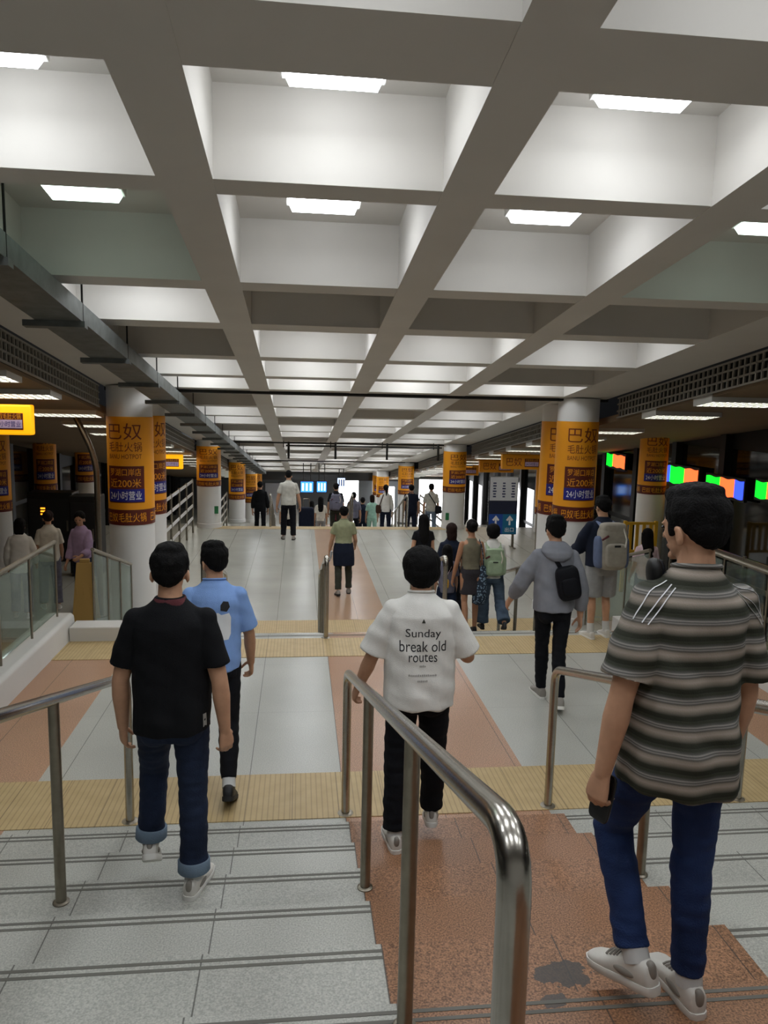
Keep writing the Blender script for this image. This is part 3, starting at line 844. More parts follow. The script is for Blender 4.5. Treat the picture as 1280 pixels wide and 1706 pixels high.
for i, (x, y, wd, h, lab, lm) in enumerate(((-5.6, 12.2, 1.0, 1.25, 'low dark cabinet with an amber lamp at the left picture edge', 'amber lamp'), (-4.05, 15.0, .55, 1.55, 'tall dark cabinet with red lamps behind the purple top', 'red lamp'), (-5.1, 16.4, .9, 1.45, 'dark cabinet with an amber lamp between the aisle posts', 'amber lamp'), (7.0, 9.6, .9, 1.4, 'dark cabinet at the right picture edge below the led display', 'board white'))):  # cabinets stand in for indistinct dark aisle shapes, their lamps for background glints
    t = thing('control_cabinet', lab, 'cabinet', (x, y, Z2), 0, 'dark cabinets in the aisles')
    MB().box(-wd/2, wd/2, -.25, .25, .06, h).build('body', 'dark metal', t, bevel=.015)
    MB().box(-wd/2+.02, wd/2-.02, -.22, .22, 0, .06).build('plinth', 'rubber black', t)
    d = MB().box(-wd/2+.04, wd/2-.04, -.262, -.251, .12, h-.12).build('door', 'black frame', t, bevel=.004)
    MB().box(wd/2-.12, wd/2-.09, -.285, -.262, h*.45, h*.6).build('handle', 'brushed steel', d)
    mb = MB()
    for k in range(3): mb.box(-wd*.2, -wd*.2+.09, -.27, -.263, h-.34-.06*k, h-.31-.06*k)
    mb.build('lamp', lm, t)
# notices on the second columns
for x, y, z, lab in ((-2.22, 20.545, -.28, 'small green notice stuck on the second left column'), (4.12, 20.545, -.42, 'small green notice stuck on the second right column')):
    o = MB().box(-.07, .07, -.012, .02, -.1, .1).build('notice', 'green sticker', loc=(x, y, z)); tag(o, lab, 'notice')
# ================================================================== people
mat('skin', (196, 150, 120), .55, spec=.35, noise_amt=.06, noise_scale=30, bump=.08, bump_scale=300)
mat('skin tan', (176, 128, 98), .55, spec=.35, noise_amt=.06, noise_scale=30, bump=.08, bump_scale=300)
mat('hair black', (13, 12, 12), .75, spec=.15, bump=.6, bump_scale=160)
mat('hair brown', (40, 26, 22), .75, spec=.15, bump=.6, bump_scale=160)
mat('eye', (30, 24, 22), .2)
fabric('black cotton', (17, 18, 21)); fabric('collar red', (92, 48, 52)); fabric('white cotton', (226, 224, 218), amt=.05)
fabric('blue cotton', (132, 166, 222), amt=.05); fabric('grey jersey', (134, 136, 144), amt=.08); fabric('navy cloth', (26, 32, 48))
fabric('black trouser', (18, 19, 24)); fabric('grey short', (150, 150, 150)); fabric('olive cotton', (152, 156, 124)); fabric('beige cotton', (196, 194, 184))
fabric('dark green trouser', (58, 60, 52)); fabric('khaki knit', (118, 112, 94)); fabric('charcoal cloth', (58, 54, 58)); fabric('sage cloth', (158, 176, 146))
fabric('purple cloth', (188, 164, 200)); fabric('cream cloth', (212, 206, 192)); fabric('pink cloth', (222, 196, 202)); fabric('mint cloth', (170, 214, 196)); fabric('slate cloth', (112, 112, 128))
fabric('brown leather', (70, 48, 38)); fabric('black nylon', (16, 18, 24), rough=.6); fabric('stone canvas', (158, 152, 140)); fabric('blue grey canvas', (96, 108, 136))
denim('dark denim', (34, 44, 66)); denim('blue denim', (38, 56, 98)); denim('mid denim', (78, 94, 112)); denim('light denim', (110, 124, 140))
fabric('denim cuff', (116, 134, 152))
mat('shoe white', (214, 210, 202), .6, noise_amt=.04, noise_scale=12); mat('sole white', (228, 226, 220), .6); mat('shoe black', (22, 22, 24), .5); mat('sole dark', (34, 32, 32), .7)
mat('shoe grey', (140, 134, 126), .6); mat('sock white', (206, 206, 204), .8); mat('shoe brown', (96, 74, 56), .6)
mat('phone black', (20, 20, 22), .25); mat('print black', (34, 34, 38), .7); mat('print grey', (150, 148, 142), .7); mat('print white', (226, 228, 230), .7)
striped('knit stripes', .074, [(0, (46, 49, 40)), (.15, (52, 54, 44)), (.27, (120, 114, 104)), (.42, (168, 156, 144)), (.52, (150, 140, 128)), (.60, (86, 84, 78)), (.655, (150, 146, 142)), (.70, (82, 82, 80)), (.745, (160, 156, 150)), (.80, (96, 96, 92)), (.90, (62, 64, 54))])
checker('patterned cloth', (34, 46, 62), (126, 148, 168), 34)

def fuse(mb, name, mats, parent, vox, it=3, disp=None, matfn=None):
    me = mb.mesh(name)
    o = bpy.data.objects.new('tmp', me); COL.objects.link(o)
    m = o.modifiers.new('r', 'REMESH'); m.mode = 'VOXEL'; m.voxel_size = vox
    if it:
        s = o.modifiers.new('s', 'SMOOTH'); s.factor = .5; s.iterations = it
    dg = bpy.context.evaluated_depsgraph_get(); dg.update()
    out = bpy.data.meshes.new_from_object(o.evaluated_get(dg))
    bpy.data.objects.remove(o); bpy.data.meshes.remove(me)
    if disp:
        ns = [v.normal.copy() for v in out.vertices]
        for v, n in zip(out.vertices, ns): v.co += n*disp(v.co, n)
    out.name = name; out.materials.clear()
    for k in ([mats] if isinstance(mats, str) else mats): out.materials.append(M[k])
    if matfn:
        for p in out.polygons: p.material_index = matfn(p.center)
    out.polygons.foreach_set('use_smooth', [True]*len(out.polygons)); out.update()
    ob = bpy.data.objects.new(name, out); COL.objects.link(ob)
    if parent: ob.parent = parent
    return ob

def ring(mx, z, rx, ryf, ryb=None, cx=0., cy=0., n=28, p=2.3):
    ryb = ryf if ryb is None else ryb; out = []
    for k in range(n):
        t = 2*PI*k/n; c, s = math.cos(t), math.sin(t)
        x = math.copysign(abs(c)**(2/p), c)*rx; y = math.copysign(abs(s)**(2/p), s)*(ryf if s > 0 else ryb)
        out.append(mx @ V3((cx+x, cy+y, z)))
    return out
def limb(mb, pts, radii, n=16, ends=True):
    """tapering limb through points with a ball at every joint; radii entries r or (ra, rb, axis)"""
    mb.tube(pts, radii, n)
    for p, r in zip(pts, radii):
        if ends: mb.ell(p, (r*.99,)*3, nu=14, nv=9)
def lerp(a, b, t): return a+(b-a)*t
def rot(v, ax, a): return Matrix.Rotation(a, 3, ax) @ v
nz = lambda p, f: noise.noise(V3((p.x*f[0], p.y*f[1], p.z*f[2])))

BODY_R = [(-.046, .074, .054), (0., .090, .064), (.05, .086, .061), (.10, .079, .056), (.17, .083, .060), (.22, .090, .064), (.25, .092, .062), (.272, .086, .055), (.29, .066, .047), (.31, .046, .040), (.328, .036, .036)]
def bodyr(z):
    for (a, b) in zip(BODY_R, BODY_R[1:]):
        if z <= b[0]:
            t = max(0, (z-a[0])/(b[0]-a[0])); return lerp(a[1], b[1], t), lerp(a[2], b[2], t)
    return BODY_R[-1][1:]

def person(label, loc, yaw, H=1.70, bulk=1., fem=False, stance='R', legs=None, arms=None, lean=3., tilt=0., twist=0., head=(0, 0), top=None, bottom=None, shoes=('shoe white', 'sole white'), hair='short', hairmat='hair black', vox=.0065, skin='skin', curl=(.5, .5), group=None, neckf=1., eyes=False, cuffs=None, headw=1.0, pron=(0., 0.)):
    root = thing('person', label, 'person', loc, R(yaw), group)
    S = H/1.72
    legs = legs or {}; arms = arms or {}
    L = {k: legs.get(k, (0, 2, 3, 0)) for k in 'LR'}; A = {k: arms.get(k, (0, 9, 12)) for k in 'LR'}
    sd = {'L': -1, 'R': 1}
    hz = .525*H; th, sh = .242*H, .24*H; ank = .073*S
    hw = .052*H
    # legs
    J = {}
    for k in 'LR':
        a, ab, kn, ft = L[k][:4]; a, ab, kn = R(a), R(ab), R(kn)
        h = V3((sd[k]*hw, 0, 0))
        d1 = V3((sd[k]*math.sin(ab), math.sin(a)*math.cos(ab), -math.cos(a)*math.cos(ab)))
        a2 = a-kn
        d2 = V3((sd[k]*math.sin(ab*.6), math.sin(a2), -math.cos(a2)))
        knee = h+d1*th; an = knee+d2.normalized()*sh
        J[k] = [h, knee, an, ft, d2]
    zs = J[stance][2].z-ank
    P = V3((0, 0, -zs))                                  # pelvis above the stance sole
    for k in 'LR': J[k][:3] = [P+q for q in J[k][:3]]
    T = Matrix.Translation(P) @ Matrix.Rotation(R(twist), 4, 'Z') @ Matrix.Rotation(R(tilt), 4, 'Y') @ Matrix.Rotation(-R(lean), 4, 'X')
    sw = (.092 if not fem else .084)*H*(.6+.4*bulk)
    bw = bulk*(1. if not fem else .92)
    # arms
    AR = {}
    for k in 'LR':
        s_, ab, el = A[k][:3]
        shp = T @ V3((sd[k]*sw, -.005, .266*H))
        def dr(pitch, abd): return (T.to_3x3() @ V3((sd[k]*math.sin(R(abd)), math.sin(R(pitch))*math.cos(R(abd)), -math.cos(R(pitch))*math.cos(R(abd))))).normalized()
        d1 = dr(s_, ab); d2 = dr(s_+el, ab*(A[k][3] if len(A[k]) > 3 else .35))
        e = shp+d1*.178*H; w_ = e+d2*.148*H
        AR[k] = (shp, e, w_, d1, d2)
    # ---------------- body
    mb = MB()
    mb.loft([ring(T, z*H, rx*H*bw*(1.06 if fem and z < .04 else 1), ry*H*bw) for z, rx, ry in BODY_R])
    for s in (-1, 1): mb.ell((0, 0, 0), (.046*H*bw, .046*H*bw, .05*H), mx=T @ Matrix.Translation((s*.040*H, -.018*H, -.028*H)))
    nk = T @ V3((0, .004, .345*H))
    hd = V3((0, 0, 1))
    HM = Matrix.Translation(T @ V3((0, .012*S, .338*H))) @ Matrix.Rotation(R(twist+head[0]), 4, 'Z') @ Matrix.Rotation(-R(head[1]), 4, 'X') @ Matrix.Scale(S, 4)
    limb(mb, [T @ V3((0, -.004, .300*H)), HM @ V3((0, -.005, .05))], [.058*S*neckf*(.84 if fem else 1)*1.06, .054*S*neckf*(.84 if fem else 1)])
    hwid = headw
    mb.ell((0, .004, .128), (.074*hwid, .094, .101), mx=HM, nu=28, nv=18)
    mb.ell((0, .030, .058), (.054*hwid, .058, .060), mx=HM, nu=22, nv=14)
    mb.ell((0, .046, .092), (.058*hwid, .052, .060), mx=HM, nu=22, nv=14)
    mb.loft([ring(HM, .066, .017, .012, cy=.103, n=10), ring(HM, .074, .018, .019, cy=.102, n=10), ring(HM, .095, .010, .012, cy=.098, n=10), ring(HM, .115, .008, .006, cy=.095, n=10)])
    mb.ell((0, .090, .046), (.022, .010, .005), mx=HM, nu=12, nv=8); mb.ell((0, .089, .037), (.019, .010, .006), mx=HM, nu=12, nv=8)
    mb.ell((0, .078, .012), (.022, .018, .016), mx=HM, nu=12, nv=8)
    for s in (-1, 1):
        mb.ell((s*.031, .083, .118), (.024, .012, .007), mx=HM, nu=12, nv=8)
        EM = HM @ Matrix.Translation((s*.078*hwid, -.004, .083)) @ Matrix.Rotation(s*R(18), 4, 'Z') @ Matrix.Rotation(R(-10), 4, 'X')
        mb.ell((0, 0, 0), (.008, .019, .031), mx=EM, nu=14, nv=10); mb.ell((s*.004, -.012, .004), (.006, .008, .027), mx=EM, nu=12, nv=8)
        mb.ell((s*.004, .004, .024), (.006, .014, .009), mx=EM, nu=12, nv=8)
    fr = .86 if fem else 1.
    hands = {}
    for k in 'LR':
        shp, e, w_, d1, d2 = AR[k]; b = (.55+.45*bulk)*fr*S
        limb(mb, [shp, lerp(shp, e, .45), lerp(shp, e, .8), e], [.053*b, .048*b, .042*b, .039*b])
        limb(mb, [e, lerp(e, w_, .3), lerp(e, w_, .7), w_], [.039*b, .042*b, .033*b, .027*b])
        # hand
        pn = V3((-sd[k], 0, 0)); pn = T.to_3x3() @ pn
        pn = (pn-d2*pn.dot(d2)).normalized(); pr = pron[0 if k == 'L' else 1]
        pn = rot(pn, d2, R(pr)*sd[k])
        sp_ = (d2.cross(pn))*(1 if k == 'L' else -1); sp_.normalize()
        if sp_.dot(V3((0, 1, 0))) < 0 and abs(pr) < 60: sp_ = -sp_
        g = S*fr
        hx = Matrix((sp_, pn, d2)).transposed().to_4x4(); hx.translation = w_
        mb.loft([ring(hx, z*g, rx*g, ry*g, n=16, cx=cx*g) for z, rx, ry, cx in ((-.02, .025, .019, 0), (.012, .029, .018, .0), (.035, .036, .018, .002), (.062, .041, .0165, .002), (.086, .042, .0145, .001), (.094, .036, .011, 0))])
        mb.ell((.022*g, .008*g, .035*g), (.02*g, .014*g, .032*g), mx=hx, nu=12, nv=8)
        cv = curl[0 if k == 'L' else 1]; fr_ = max(1., vox/.0062)
        for i, (fl, off, zb) in enumerate(((.070, .029, .086), (.079, .010, .090), (.073, -.009, .087), (.057, -.027, .080))):
            p = V3((off*g, 0, zb*g)); pts = [p]; ang = 0; rr = [.0092*g*fr_]
            for q, (fq, aq) in enumerate(((.45, 24), (.30, 34), (.25, 22))):
                ang += R(aq*cv*(1+.12*i)+3); p = p+V3(((.06-.04*i)*fl*g*fq, math.sin(ang)*fl*fq*g, math.cos(ang)*fl*fq*g)); pts.append(p); rr.append((.0088-.0008*q)*g*fr_)
            limb(mb, [hx @ q for q in pts], rr, n=10)
        p0 = V3((.022*g, .006*g, .018*g)); p1 = p0+V3((.026, .012+.012*cv, .030))*g; p2 = p1+V3((.010, .012+.014*cv, .030))*g; p3 = p2+V3((.0, .008+.010*cv, .024))*g
        limb(mb, [hx @ q for q in (p0, p1, p2, p3)], [.0135*g, .0118*g*fr_, .0102*g*fr_, .0085*g*fr_], n=10)
        hands[k] = hx
        h, kn, an = J[k][:3]; b = (.5+.5*bulk)*S
        limb(mb, [h, lerp(h, kn, .4), lerp(h, kn, .8), kn], [.076*b, .066*b, .051*b, .046*b])
        dv = (an-kn).normalized(); bk = V3((0, -1, 0)); bk = (bk-dv*bk.dot(dv)).normalized()
        limb(mb, [kn, lerp(kn, an, .28)+bk*.012*b, lerp(kn, an, .6)+bk*.004*b, an], [.047*b, .049*b, .040*b, .033*b])
    # feet, in shoes
    FM = {}
    for k in 'LR':
        an = J[k][2]; ft = J[k][3]; to = L[k][4] if len(L[k]) > 4 else 6
        FM[k] = Matrix.Translation(an) @ Matrix.Rotation(-sd[k]*R(to), 4, 'Z') @ Matrix.Rotation(-R(ft), 4, 'X') @ Matrix.Scale(S*(.9 if fem else 1), 4)
        mb.loft([[FM[k] @ V3((x, y, z)) for x, z in [(rx*math.cos(2*PI*q/14), -.072+hh/2+hh/2*math.sin(2*PI*q/14)) for q in range(14)]] for y, rx, hh in ((-.05, .02, .04), (-.035, .03, .075), (.02, .034, .085), (.07, .038, .055), (.12, .042, .036), (.16, .036, .026), (.185, .02, .018))])
    body = fuse(mb, 'body', skin, root, vox, 3 if vox < .008 else 2)
    if eyes:
        for s in (-1, 1):
            MB().ell((s*.031, .091, .104), (.014, .008, .006), mx=HM, nu=14, nv=10).build('eye', 'eye', root, smooth=True)
    # ---------------- shoes
    for k in 'LR':
        mb = MB()
        sec = ((-.078, .016, .045), (-.068, .031, .088), (-.03, .038, .104), (.02, .039, .100), (.055, .041, .078), (.10, .046, .060), (.14, .047, .048), (.175, .040, .040), (.198, .024, .030))
        mb.loft([[FM[k] @ V3((x, y, z)) for x, z in [(rx*math.copysign(abs(math.cos(2*PI*q/18))**.8, math.cos(2*PI*q/18)), -.073+hh/2+hh/2*math.copysign(abs(math.sin(2*PI*q/18))**.75, math.sin(2*PI*q/18))) for q in range(18)]] for y, rx, hh in sec])
        so = fuse(mb, 'shoe', shoes[0], root, max(.006, vox), 2)
        mb = MB(); out = [(-.083, .014), (-.072, .030), (-.03, .039), (.03, .039), (.09, .047), (.14, .049), (.18, .041), (.202, .022)]
        rg = [(rx, y) for y, rx in out]+[(-rx, y) for y, rx in out[::-1]]
        mb.loft([[FM[k] @ V3((x*sc, y*(sc*.02+.98), z)) for x, y in rg] for z, sc in ((-.079, .94), (-.076, 1.), (-.055, 1.02), (-.050, .98))])
        mb.build('sole', shoes[1], so, smooth=True)
        if vox < .0058:
            MB().ell((0, -.066, -.005), (.016, .016, .030), mx=FM[k], e=.8).build('heel_tab', 'shoe grey', so, smooth=True)
            mb = MB()
            for q in range(4):
                y = .052+.016*q; z = .010-.30*(y-.052)
                mb.tube([FM[k] @ V3((x, y, z-abs(x)**2*9)) for x in (-.026, -.013, 0, .013, .026)], .0035, 6)
            mb.build('laces', 'shoe grey', so, smooth=True)
            for s in (-1, 1): MB().ell((s*.036, .02, -.030), (.010, .045, .014), mx=FM[k]).build('side_panel', 'shoe grey', so, smooth=True)
        if len(shoes) > 2: MB().tube([FM[k] @ V3((0, -.012, .0)), lerp(J[k][2], J[k][1], .28)], .043*S, 16).build('sock', shoes[2], root, smooth=True)
    # ---------------- bottom
    if bottom:
        kind = bottom['kind']; lo = bottom.get('loose', .012); mb = MB(); cu = []
        PM = Matrix.Translation(P) @ Matrix.Rotation(R(twist*.4), 4, 'Z') @ Matrix.Rotation(-R(lean*.4), 4, 'X')
        wz = bottom.get('waist', .085)
        st = [z for z in (-.066, -.03, .02, .05, .085, .11) if z <= wz+1e-6]
        mb.loft([ring(PM, z*H, bodyr(z)[0]*H*bw*(1.05 if fem and z < .04 else 1)+lo*.8, bodyr(z)[1]*H*bw+lo*.7, bodyr(z)[1]*H*bw+lo*.9+(.012 if -.04 < z < .04 else 0)) for z in st])
        if kind in ('pants', 'shorts'):
            for s in (-1, 1): mb.ell((0, 0, 0), (.051*H*bw, .051*H*bw, .058*H), mx=PM @ Matrix.Translation((s*.040*H, -.020*H, -.030*H)))
            for k in 'LR':
                h, kn, an = J[k][:3]; b = (.5+.5*bulk)*S
                if kind == 'pants':
                    f = bottom.get('flare', .058); bot = lerp(kn, an, bottom.get('len', .91))
                    pts = [h, lerp(h, kn, .4), lerp(h, kn, .8), kn, lerp(kn, an, .3), lerp(kn, an, .65), bot]
                    rr = [.079*b+lo*.5, .072*b+lo*.8, .059*b+lo, .056*b+lo, max(.057*b+lo*.8, f*.95), max(.047*b+lo, f*.96), f]
                    mb.tube(pts, rr, 20); mb.ell(h, (rr[0],)*3); mb.ell(kn, (rr[3]*.99,)*3)
                    cu.append((lerp(kn, an, .80), bot, f))
                else:
                    tt = bottom.get('len', .85); pts = [h, lerp(h, kn, .4*tt/.85), lerp(h, kn, tt)]
                    mb.tube(pts, [.09*b+lo*.5, .086*b+lo, .080*b+lo*1.4], 20); mb.ell(h, (.09*b+lo*.5,)*3)
        else:
            zl = bottom.get('len', -.17)
            mb.loft([ring(PM, z*H, (bodyr(z)[0]+.0)*H*bw*1.04+lo+fl*(0 if z > -.04 else 1), bodyr(max(z, -.05))[1]*H*bw+lo+fl*(0 if z > -.04 else 1)) for z, fl in ((-.0, 0), (-.05, .012), ((zl-.05)/2, .016+bottom.get('flare', .0)*.5), (zl, .018+bottom.get('flare', .0)))])
        if kind == 'pants':
            kz = [J[k][1].z for k in 'LR']
            def dp(p, n):
                a = .0035 if p.z > P.z-.08*H else .006
                return a*nz(p, (9, 9, 30))+.004*nz(p, (16, 16, 7))
        else:
            def dp(p, n): return .006*nz(p, (22, 22, 3))
        bt = fuse(mb, kind if kind != 'pants' else 'trousers', bottom['mat'], root, vox, 3, dp)
        if cuffs:
            for (a, b_, f) in cu:
                d = (b_-a).normalized(); mb = MB(); mb.tube([b_-d*.055, b_-d*.05, b_-d*.004, b_+d*.002], [f+.004, f+.008, f+.009, f+.004], 24); mb.build('cuff', cuffs, bt, smooth=True)
    # ---------------- top
    info = dict(root=root, T=T, H=H, hands=hands, bw=bw, sw=sw, HM=HM, AR=AR, S=S, J=J, P=P)
    if top:
        lo = top.get('loose', .018); mb = MB(); kind = top.get('kind', 'tee'); hem = top.get('hem', -.03); ch = bodyr(.25)
        stt = top.get('straight', .9); fl = top.get('flare', 0.)
        zs = [hem, hem+.004]+[z for z in (.0, .05, .10, .15, .20, .235, .255) if z > hem+.02]
        def tr(z):
            rx, ry = bodyr(z); l = lo*(1. if z < .2 else .75)
            return max(rx*bw, ch[0]*bw*stt)*H+l+fl*max(0, (.2-z)/.25), max(ry*bw, ch[1]*bw*stt)*H+l*.8+fl*.6*max(0, (.2-z)/.25)
        rg = [ring(T, z*H, tr(z)[0], tr(z)[1], tr(z)[1]+(.026 if z < .03 else .016 if z < .07 else .004), p=2.2) for z in zs]
        if kind == 'tank':
            rg += [ring(T, .285*H, .06*H*bw, .054*H*bw), ring(T, .308*H, .05*H*bw, .046*H*bw), ring(T, .32*H, .04*H, .042*H)]
        else:
            rg += [ring(T, .272*H, .092*H*bw+lo*.45, .057*H*bw+lo*.6, p=2.1), ring(T, .287*H, .080*H*bw+lo*.4, .052*H*bw+lo*.5, p=2), ring(T, .300*H, .066*H*bw+lo*.35, .048*H*bw+lo*.4, p=2), ring(T, .313*H, .054*H+lo*.25, .045*H+lo*.25, p=2), ring(T, .325*H, .0455*H, .042*H, p=2), ring(T, .334*H, .0405*H*neckf, .039*H, p=2)]
        mb.loft(rg)
        sl = top.get('sleeve', .72); so = top.get('sleeve_r', .068)
        if kind != 'tank':
            for k in 'LR':
                shp, e, w_, d1, d2 = AR[k]; b = (.55+.45*bulk)*fr*S
                inn = T @ V3((sd[k]*.026*H, -.004, .296*H))
                r0 = .053*b+lo*.26
                if sl <= 1: pts = [inn, shp, lerp(shp, e, sl*.5), lerp(shp, e, sl)]; rr = [.030*S+lo*.3, r0, lerp(r0, so*S, .6), so*S]
                else:
                    en = lerp(e, w_, sl-1); pts = [inn, shp, lerp(shp, e, .5), e, lerp(e, w_, (sl-1)*.55), en]; rr = [.030*S+lo*.3, r0, .052*b+lo, .048*b+lo*.9, .046*b+lo*.8, top.get('cuff_r', .043)*S]
                mb.tube(pts, rr, 20); mb.ell(shp, (r0*1.0,)*3); mb.ell(inn, (.030*S+lo*.3,)*3)
                if sl > 1: mb.ell(e, (.048*b+lo*.9,)*3)
        amp = top.get('fold', .007)
        Ti = T.inverted()
        def dp(p, n):
            q = Ti @ p; f = min(1, max(.15, (.30*H-q.z)/(.3*H)))
            return amp*f*nz(q, (11, 11, 2.6))+amp*.55*nz(V3((q.x, q.y, q.z+q.x*.5)), (5, 5, 13))
        tp = fuse(mb, {'tank': 'tank_top', 'polo': 'polo_shirt', 'hoodie': 'hoodie', 'jacket': 'jacket', 'dress': 'dress'}.get(kind, 'shirt'), top['mat'], root, vox, 9, dp)
        info['top'] = tp
        if kind == 'polo':
            mb = MB(); mb.loft([ring(T, z*H, rx*H, ry*H, cy=cy) for z, rx, ry, cy in ((.306, .052, .047, 0), (.318, .0465, .045, .0), (.328, .043, .043, .002), (.331, .041, .041, .003), (.326, .038, .037, .003), (.312, .037, .036, 0))], caps=False); mb.build('collar', top.get('trim', top['mat']), tp, smooth=True)
        elif kind in ('tee',):
            mb = MB(); c = [T @ V3((.0425*H*neckf*math.cos(2*PI*q/28), .0395*H*math.sin(2*PI*q/28), .331*H+.006*H*(-math.sin(2*PI*q/28)))) for q in range(29)]
            mb.tube(c, .0065, 8); mb.build('collar', top.get('trim', top['mat']), tp, smooth=True)
        elif kind == 'hoodie':
            mb = MB(); hm = T
            mb.loft([ring(hm, z*H, rx*H, ryf*H, ryb*H, cy=cy*H) for z, rx, ryf, ryb, cy in ((.245, .03, .02, .02, -.066), (.265, .066, .03, .034, -.058), (.29, .082, .05, .050, -.04), (.318, .074, .052, .052, -.022), (.338, .056, .046, .048, -.012), (.343, .045, .04, .042, -.008))])
            fuse(mb, 'hood', top['mat'], tp, vox, 3, lambda p, n: .006*nz(p, (14, 14, 14)))
    # ---------------- hair
    mb = MB()
    hs = hair
    if hs in ('short', 'crop', 'long', 'bun', 'ponytail', 'medium'):
        mb.ell((0, -.012, .152), (.089*headw, .103, .094), mx=HM, nu=28, nv=18)
        mb.ell((0, -.048, .114), (.077*headw, .062, .066), mx=HM, nu=24, nv=14)
    if hs == 'short':
        mb.ell((0, -.060, .088), (.058*headw, .043, .045), mx=HM); mb.ell((0, .03, .200), (.070, .070, .048), mx=HM); mb.ell((0, -.012, .214), (.070, .078, .038), mx=HM)
        for s in (-1, 1): mb.ell((s*.072*headw, .028, .112), (.012, .014, .032), mx=HM)
    if hs == 'crop':
        mb.ell((0, .02, .205), (.058, .062, .038), mx=HM)
    if hs == 'bob':
        mb.ell((0, -.008, .142), (.110*headw, .114, .108), mx=HM, nu=28, nv=18); mb.ell((0, -.03, .098), (.106*headw, .088, .082), mx=HM, nu=28, nv=16); mb.ell((0, -.038, .056), (.076, .062, .050), mx=HM)
    if hs == 'bun': mb.ell((0, -.105, .155), (.045, .042, .045), mx=HM)
    if hs == 'medium':
        mb.ell((0, -.02, .10), (.090, .085, .085), mx=HM); mb.loft([ring(HM, z, rx, ry, cy=cy) for z, rx, ry, cy in ((.12, .08, .05, -.045), (.05, .085, .05, -.055), (-.01, .08, .042, -.06), (-.05, .06, .03, -.062))])
    if hs == 'long':
        Ln = .30 if H > 1.4 else .24
        mb.loft([ring(HM, z, rx, ry, cy=cy) for z, rx, ry, cy in ((.13, .083, .06, -.04), (.05, .088, .055, -.058), (-.04, .092, .045, -.080), (-.12, .098, .038, -.100), (-Ln*.75, .09, .034, -.112), (-Ln, .06, .024, -.115))])
        for s in (-1, 1): mb.loft([ring(HM, z, .018, .045, cx=s*.080, cy=cy) for z, cy in ((.15, 0), (.07, -.01), (-.02, -.035), (-.10, -.06))])
    if hs == 'ponytail':
        mb.tube([HM @ V3(q) for q in ((0, -.10, .17), (0, -.135, .16), (0, -.15, .09), (0, -.145, 0.), (0, -.14, -.10))], [.025, .034, .036, .03, .012], 14)
    Hi = HM.inverted()
    def hd_(p, n):
        q = Hi @ p
        return .0035*nz(V3((q.x*1., q.y, q.z)), (70, 70, 16))+(.006 if hs in ('short', 'crop') and q.z > .15 else .002)*nz(q, (28, 28, 28))
    if hs != 'none': fuse(mb, 'hair', hairmat, root, max(.0055, vox*.9), 2, hd_)
    return info

def on_back(info, vs, fs, name, m, parent, z, lift=.002, x=0., front=False, L=.02):
    """lay flat glyphs (x,z) on the back of the top, in the torso frame"""
    vs, fs = split_long(vs, fs, L)
    me = info['top'].data; tree = BVHTree.FromPolygons([v.co for v in me.vertices], [tuple(p.vertices) for p in me.polygons])
    T = info['T']; D = T.to_3x3() @ V3((0, 1, 0)); out = []
    for a, _, c in vs:
        p = T @ V3((a+x, -1., c+z)); h = tree.ray_cast(p, D)
        out.append((h[0]-D*lift) if h[0] else T @ V3((a+x, -.13, c+z)))
    return MB().add(out, fs).build(name, m, parent, fix=False)
def surf(info, x, z, lift=.01, front=False):
    me = info['top'].data
    if 'tree' not in info: info['tree'] = BVHTree.FromPolygons([v.co for v in me.vertices], [tuple(p.vertices) for p in me.polygons])
    T = info['T']; s = 1 if not front else -1; D = T.to_3x3() @ V3((0, s, 0))
    h = info['tree'].ray_cast(T @ V3((x, -s*1., z)), D)
    p = h[0] if h[0] else T @ V3((x, -s*.05, z))
    return p-D*lift
def carry(info, name, label, cat):
    """a carried thing, placed in the person's frame but a thing of its own"""
    r = info['root']
    return thing(name, label, cat, r.location, r.rotation_euler.z)
# ------------------------------------------------------------------ who is there
# 1 striped shirt, right foreground
P1 = person('person in a striped grey-green knit shirt and blue jeans, largest at the right', (1.14, 2.05, .78), 9, H=1.61, bulk=.99, stance='R', vox=.005,
    legs={'L': (25, 2, 52, 12, 16), 'R': (-2, -2, 3, 0, 4)}, arms={'L': (-4, 14, 8, .5), 'R': (2, 13, 16, .3)}, lean=2, tilt=2.5, twist=-4, head=(20, 4),
    top=dict(kind='tee', mat='knit stripes', loose=.026, hem=-.075, sleeve=.82, sleeve_r=.080, straight=.95, fold=.015, flare=.014),
    bottom=dict(kind='pants', mat='blue denim', loose=.008, flare=.052, len=.90), hair='short', shoes=('shoe white', 'sole white', 'sock white'), curl=(1.3, .5), eyes=True, pron=(25, 0), headw=1.04)
r = P1['root']
t = carry(P1, 'phone', 'dark phone held low in the left hand of the striped shirt wearer', 'phone')
hx = P1['hands']['L']
MB().ell((.0, .032, .085), (.036, .0048, .076), mx=hx, e=.35, nu=28, nv=14).build('body', 'phone black', t, smooth=True)
MB().box(-.030, -.006, .0275, .031, .018, .042, mx=hx).build('camera_bump', 'dark metal', t, bevel=.002)
t = carry(P1, 'headphones', 'black headphones worn round the neck of the striped shirt wearer', 'headphones')
NM = P1['HM'] @ Matrix.Translation((0, .02, -.035))
MB().tube([NM @ V3((.088*math.cos(a), .045-.10*math.sin(a)*1., -.012+.012*math.sin(a))) for a in [PI*q/16 for q in range(17)]], .008, 10, flat=1.6).build('headband', 'rubber black', t, smooth=True)
